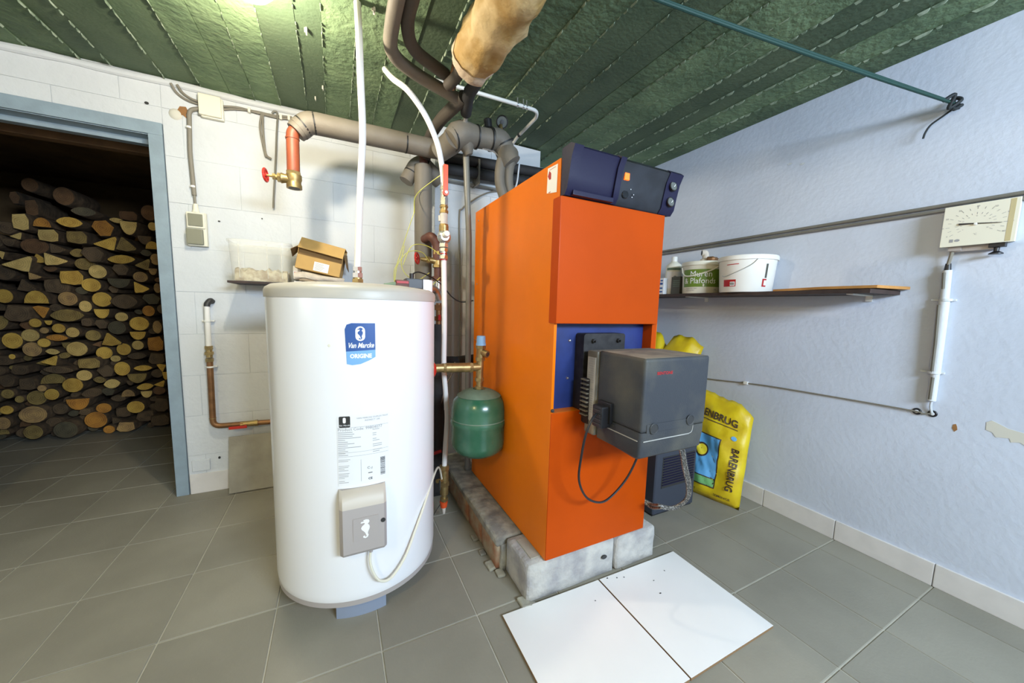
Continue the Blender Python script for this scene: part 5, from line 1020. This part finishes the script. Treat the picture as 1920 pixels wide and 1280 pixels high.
# pipes along the wall
for dz, rr, nm in ((0, .0075, 'upper'), (-.020, .0068, 'lower')):
    one('wall_pipe', MT['greypaint'], 'slim grey pipe running level along the blue wall, %s of a pair' % nm, 'pipe', lambda bm: tube(bm, [(4.112, -.30, 1.580 + dz), (4.112, -2.6, 1.592 + dz)], rr, 10), group='pair of slim wall pipes')
r = root('thermostat', (4.10, -2.095, 1.41))
th0 = Matrix.Translation((0, 0, 0))
part('casing', r, MT['ivory'], lambda bm: box(bm, 4.078, XR - .001, -2.181, -2.012, 1.418, 1.566, bev=.003))
part('cover_plate', r, MT['ivory'], lambda bm: box(bm, 4.071, 4.078, -2.187, -2.008, 1.414, 1.570, bev=.002))
part('yellowed_strip', r, MT['pyel'] if 0 else mat('yellowed_plastic', (.52, .44, .24), .4), lambda bm: box(bm, 4.0704, 4.0712, -2.1775, -2.1655, 1.417, 1.567))
bm = B(); cy_, cz_ = -2.092, 1.492; fm = lambda a, b: Vector((4.0705, cy_ - a, cz_ + b))
for k in range(17):
    a = math.radians(215 - k * (250 / 16)); ca, sa = math.cos(a), math.sin(a)
    for q0, q1 in (((.036, .042), (.054, .062)) if k % 2 else ((.036, .044), (.056, .065))):
        rr = .0006; p = [(ca * q0 * 1.15 - sa * rr, sa * q0 + ca * rr), (ca * q1 * 1.15 - sa * rr, sa * q1 + ca * rr), (ca * q1 * 1.15 + sa * rr, sa * q1 - ca * rr), (ca * q0 * 1.15 + sa * rr, sa * q0 - ca * rr)]
        mapto(bm, strip2([(x, y) for x, y in p if 1], .1), fm)
for k, s in enumerate(('0', '10', '20', '30', '40', '50', '60', '70', '80')):
    a = math.radians(215 - k * (250 / 8)); mapto(bm, text2(s, .008, math.cos(a) * .083, max(-.062, math.sin(a) * .066)), fm)
    mapto(bm, text2(s, .005, math.cos(a) * .036, math.sin(a) * .030), fm)
mapto(bm, text2('\u00b0C', .009, .002, -.038), fm); mapto(bm, strip2(rect(-.060, -.050, -.062, -.050), .1), fm); mapto(bm, strip2(ell(-.040, -.056, .007, .005, 12), .1), fm)
link('scale_print', bm, MT['inkg'], r)
part('pointer', r, MT['iron'], lambda bm: prism(bm, [(.042, .009), (.042, .002), (.01, .001), (-.06, -.0062), (-.062, -.0052), (.01, .005)], lambda a, b, h: Vector((4.0695 - h, cy_ + a, cz_ + b)), .0015))
part('pointer_hub', r, MT['white'], lambda bm: lathe(bm, [(0, .006), (.004, .005), (.005, 0), (0, 0)], (4.070, cy_, cz_), (-1, 0, 0), 14))
part('underside_box', r, MT['greypl'], lambda bm: (box(bm, 4.095, XR - .002, -2.15, -2.03, 1.395, 1.418, bev=.002), box(bm, 4.088, XR - .004, -2.062, -2.028, 1.398, 1.418, bev=.002)))
part('black_knob', r, MT['blackpl'], lambda bm: (box(bm, 4.083, 4.112, -2.166, -2.128, 1.400, 1.418, bev=.002), cyl(bm, (4.097, -2.146, 1.38), (4.097, -2.146, 1.402), .007, 12), lathe(bm, [(0, 0), (.018, 0), (.018, .003), (.007, .011), (0, .011)], (4.097, -2.146, 1.375), (0, 0, 1), 18)))
part('copper_lead', r, MT['cable'], lambda bm: tube(bm, smooth([(4.098, -2.040, 1.418), (4.100, -2.036, 1.38), (4.104, -2.031, 1.345)], 4), .006, 8))
tag(r, 'ivory wall thermostat with a round temperature scale and black pointer', 'thermostat')
r = root('wall_conduit', (4.108, -2.04, .73))
part('rubber_sleeve', r, MT['blackpl'], lambda bm: tube(bm, [(4.106, -2.031, 1.352), (4.108, -2.031, 1.318)], [.008, .011], 12))
part('painted_tube', r, MT['wall'], lambda bm: (tube(bm, [(4.108, -2.031, 1.325), (4.108, -2.035, 1.205)], .0135, 12), tube(bm, [(4.109, -2.035, 1.20), (4.109, -2.041, .90)], .0165, 14), tube(bm, [(4.110, -2.042, .90), (4.110, -2.043, .785)], .0135, 12)))
part('bare_strip', r, MT['greypaint'], lambda bm: [tube(bm, [a, b], .0062, 8) for a, b in (((4.097, -2.026, 1.315), (4.0985, -2.030, 1.25)), ((4.096, -2.026, 1.185), (4.0955, -2.033, 1.03)), ((4.0955, -2.033, 1.03), (4.0965, -2.036, .905)), ((4.0995, -2.040, .885), (4.0995, -2.041, .792)))])
for z in (1.205, .905): part('bracket_clip', r, MT['wall'], lambda bm: (tube(bm, [(4.109, -2.038, z - .005), (4.109, -2.038, z + .005)], .019, 12), box(bm, 4.112, XR, -2.065, -1.998, z - .004, z + .004, bev=.001)))
part('lead', r, MT['cablew'], lambda bm: tube(bm, smooth([(4.112, -2.044, .79), (4.112, -2.043, .76), (4.118, -2.047, .735)], 4), .0045, 8))
tag(r, 'paint-flecked metal tube running down the blue wall under the thermostat', 'conduit')
for y, z, nm in ((-2.004, .727, 'left'), (-2.049, .729, 'right')):
    r = root('grommet', (4.12, y, z - .015))
    part('rubber_ring', r, MT['blackpl'], lambda bm: lathe(bm, [(.007, .004), (.012, .005), (.0145, .002), (.0145, 0), (.007, 0)], (XR, y, z), (-1, 0, 0), 20))
    part('centre_disc', r, MT['wall'], lambda bm: lathe(bm, [(0, .006), (.0072, .004), (.0072, 0), (0, 0)], (XR, y, z), (-1, 0, 0), 14))
    tag(r, 'small round black grommet low on the blue wall, %s of two' % nm, 'grommet', 'grommets under the thermostat')
one('wall_cable', MT['cable'], 'thin grey cable running level low on the blue wall to the grommets', 'cable', lambda bm: tube(bm, smooth([(4.118, -.70, .665), (4.118, -1.052, .685), (4.118, -1.262, .703), (4.118, -1.441, .715), (4.118, -1.794, .724), (4.116, -2.002, .727), (4.114, -2.02, .722), (4.116, -2.047, .729)], 5), .0034, 8))
for y, z in ((-1.29, .704),): part('cable_clip', bpy.data.objects['wall_cable.001'], MT['white'], lambda bm: box(bm, 4.108, XR, y - .012, y + .012, z - .006, z + .012, bev=.003))
# washing-line rope
r = root('rope', (4.10, -1.985, 1.975))
ra, rbb = Vector((4.10, -1.985, 1.978)), Vector((2.05, -2.42, 2.00))
re_ = Vector((2.60, -1.625, 2.103))
part('cord', r, MT['rope'], lambda bm: tube(bm, [ra.lerp(re_, t / 14) + Vector((0, 0, -.008 * math.sin(PI * t / 14))) for t in range(15)], .0055, 8))
part('cord', r, MT['rope'], lambda bm: tube(bm, [ra.lerp(re_, t / 14) + Vector((0, .004, .006 - .002 * math.sin(PI * t / 14))) for t in range(15)], .0048, 8))
part('ceiling_hook', r, MT['iron'], lambda bm: tube(bm, smooth([(2.59, -1.625, 2.245), (2.59, -1.625, 2.15), (2.585, -1.625, 2.11), (2.60, -1.625, 2.092), (2.612, -1.625, 2.11)], 5), .004, 8))
part('knot', r, MT['ropeD'], lambda bm: (tube(bm, smooth([(4.04, -1.966, 1.982), (4.06, -1.99, 2.0), (4.075, -1.975, 1.96), (4.095, -2.0, 1.985), (4.10, -1.98, 2.0), (4.085, -1.985, 1.955), (4.11, -2.0, 1.97)], 6), .0065, 8), tube(bm, [(4.10, -1.99, 1.97), (4.124, -1.99, 1.965)], .004, 6)))
part('hook', r, MT['iron'], lambda bm: cyl(bm, (4.095, -1.992, 1.975), (4.125, -1.992, 1.975), .005, 10))
part('loose_tail', r, MT['ropeD'], lambda bm: tube(bm, smooth([(4.10, -1.985, 1.965), (4.10, -1.955, 1.945), (4.10, -1.925, 1.925), (4.10, -1.912, 1.90), (4.10, -1.908, 1.878)], 5), .0035, 6))
tag(r, 'dark green rope stretched under the ceiling and knotted to the blue wall', 'rope')

# ================================================================== BEHIND THE BOILER ON THE RIGHT
r = root('fan_heater', (3.57, -1.15, 0)); CX0, CX1, CY, CD, CH = 3.405, 3.735, -1.275, -.98, .46
part('casing', r, mat('dark_blue_grey_plastic', (.04, .047, .066), .5), lambda bm: box(bm, CX0, CX1, CY, CD, .008, CH, bev=.014, seg=3))
part('foot_rail', r, MT['blackpl'], lambda bm: box(bm, CX0 + .005, CX1 - .005, CY + .01, CD - .01, 0, .010))
gr = part('grille_recess', r, MT['inkd'], lambda bm: box(bm, CX0 + .05, CX1 - .02, CY - .002, CY + .004, .155, .335, bev=.0015))
for k in range(11): part('slat', gr, MT['navy'], lambda bm: box(bm, CX0 + .055, CX1 - .025, CY - .006, CY - .001, .172 + k * .015, .178 + k * .015, bev=.001))
tag(r, 'dark blue-grey slatted heater box on the floor behind the burner hoses', 'heater')
def bag(name, BL, BR, TR, TL, thick, lab, seed, top_dip=0, nx=22, ny=28):
    BL, BR, TR, TL = map(Vector, (BL, BR, TR, TL)); 
    nrm = ((BR - BL).cross(TL - BL)).normalized()
    def P(a, b, side=1):
        e = (max(0, 1 - abs(2 * a - 1) ** 3.2) * max(0, 1 - abs(2 * b - 1) ** 3.6)) ** .5
        p = BL.lerp(BR, a).lerp(TL.lerp(TR, a), b)
        wv = noise.noise(Vector((a * 5 + seed, b * 6, seed))) * .020 + abs(noise.noise(Vector((a * 9 + b * 6, b * 5 + seed, 3)))) * .013 + noise.noise(Vector((a * 20, b * 16 + seed, 3))) * .0025 + .007 * math.sin(a * 13 + b * 4 + seed) * (b > .72) * (b - .72) * 3
        p = p + nrm * side * (thick * e + wv * (.35 + e) * (1 if side > 0 else .3))
        z = p.z - top_dip * math.exp(-((a - .40) / .07) ** 2) * max(0, b - .8) * 5
        z -= .05 * max(0, a - .82) / .18 * max(0, b - .8) / .2 + .02 * max(0, .12 - a) / .12 * max(0, b - .8) / .2
        if b > .94: z += noise.noise(Vector((a * 9, seed, 1))) * .018
        return Vector((p.x, p.y, max(z, .001)))
    r = root(name, (BL + BR) / 2)
    def f(bm):
        g = {}
        for s in (1, -1):
            for i in range(nx + 1):
                for j in range(ny + 1):
                    if s < 0 and (i in (0, nx) or j in (0, ny)): g[(s, i, j)] = g[(1, i, j)]
                    else: g[(s, i, j)] = bm.verts.new(P(i / nx, j / ny, s))
            for i in range(nx):
                for j in range(ny):
                    try: bm.faces.new((g[(s, i, j)], g[(s, i + 1, j)], g[(s, i + 1, j + 1)], g[(s, i, j + 1)]))
                    except ValueError: pass
    part('sack', r, MT['yellow'], f, ang=180)
    tag(r, lab, 'sack', 'yellow seed sacks'); return r, (lambda off: (lambda a, b: P(a, b, 1) + nrm * off))
r, fm_ = bag('seed_sack', (3.835, -1.00, .0), (3.925, -1.43, .0), (4.035, -1.400, .575), (4.035, -.98, .645), .055, 'yellow printed seed sack leaning on the blue wall, the low front one', 2)
def bp(name, par, m, polys, off, st=.03):
    bm = B()
    for p in polys:
        t = strip2(p, st); stripy(t, st); mapto(bm, t, fm_(off))
    return link(name, bm, MT[m], par, ang=180)
fr = bp('print_frame', r, 'print', [rect(.085, .70, .115, .600)], .0035)
bp('blue_field', fr, 'skyb', [rect(.10, .685, .205, .590)], .0055); bp('green_field', fr, 'pgreen', [rect(.10, .685, .125, .195)], .0055)
bp('seed_outline', fr, 'print', [ell(.46, .44, .088, .068)], .0075); bp('seed_drop', fr, 'pyel', [ell(.46, .44, .068, .052)], .0090)
def bt(body, size, x, y, rot=0, m='print', par=r, off=.0055, bold=.008, sx=.75, name='lettering'):
    t = text2(body, size, 0, 0, bold=bold * .5)
    W, H = .43, .59
    ca, sa = math.cos(rot), math.sin(rot)
    for v in t.verts:
        a, b = v.co.x * sx, v.co.y; a, b = a * ca - b * sa, a * sa + b * ca; v.co = (x + a / W * .43, y + b / H * .43, 0)
    bmesh.ops.triangulate(t, faces=t.faces[:]); bm = B(); mapto(bm, t, fm_(off)); return link(name, bm, MT[m], par, ang=180)
bt('BARENBRUG', .135, .50, .795, rot=-.02, sx=.92, bold=.006); bp('underline', r, 'print', [rect(.15, .86, .735, .742)], .004)
bt('BARENBRUG', .125, .875, .355, rot=-PI / 2, sx=.80, bold=.006)
bt('PROPOT', .045, .36, .05, rot=0, sx=1.2, bold=.001, name='small_print'); bt('SEMENCE', .04, .80, .065, sx=1.2, bold=.001, name='small_print')
bp('tear', r, 'skyb', [ell(.84, .652, .035, .022, 12)], .004)
r, fm_ = bag('seed_sack', (3.74, -.55, .0), (3.84, -.98, .0), (4.02, -1.06, .955), (3.93, -.66, .985), .05, 'taller yellow seed sack standing behind the burner against the blue wall', 6, top_dip=.085)
bp('printed_mark', r, 'print', [ell(.40, .90, .02, .01, 10)], .004)
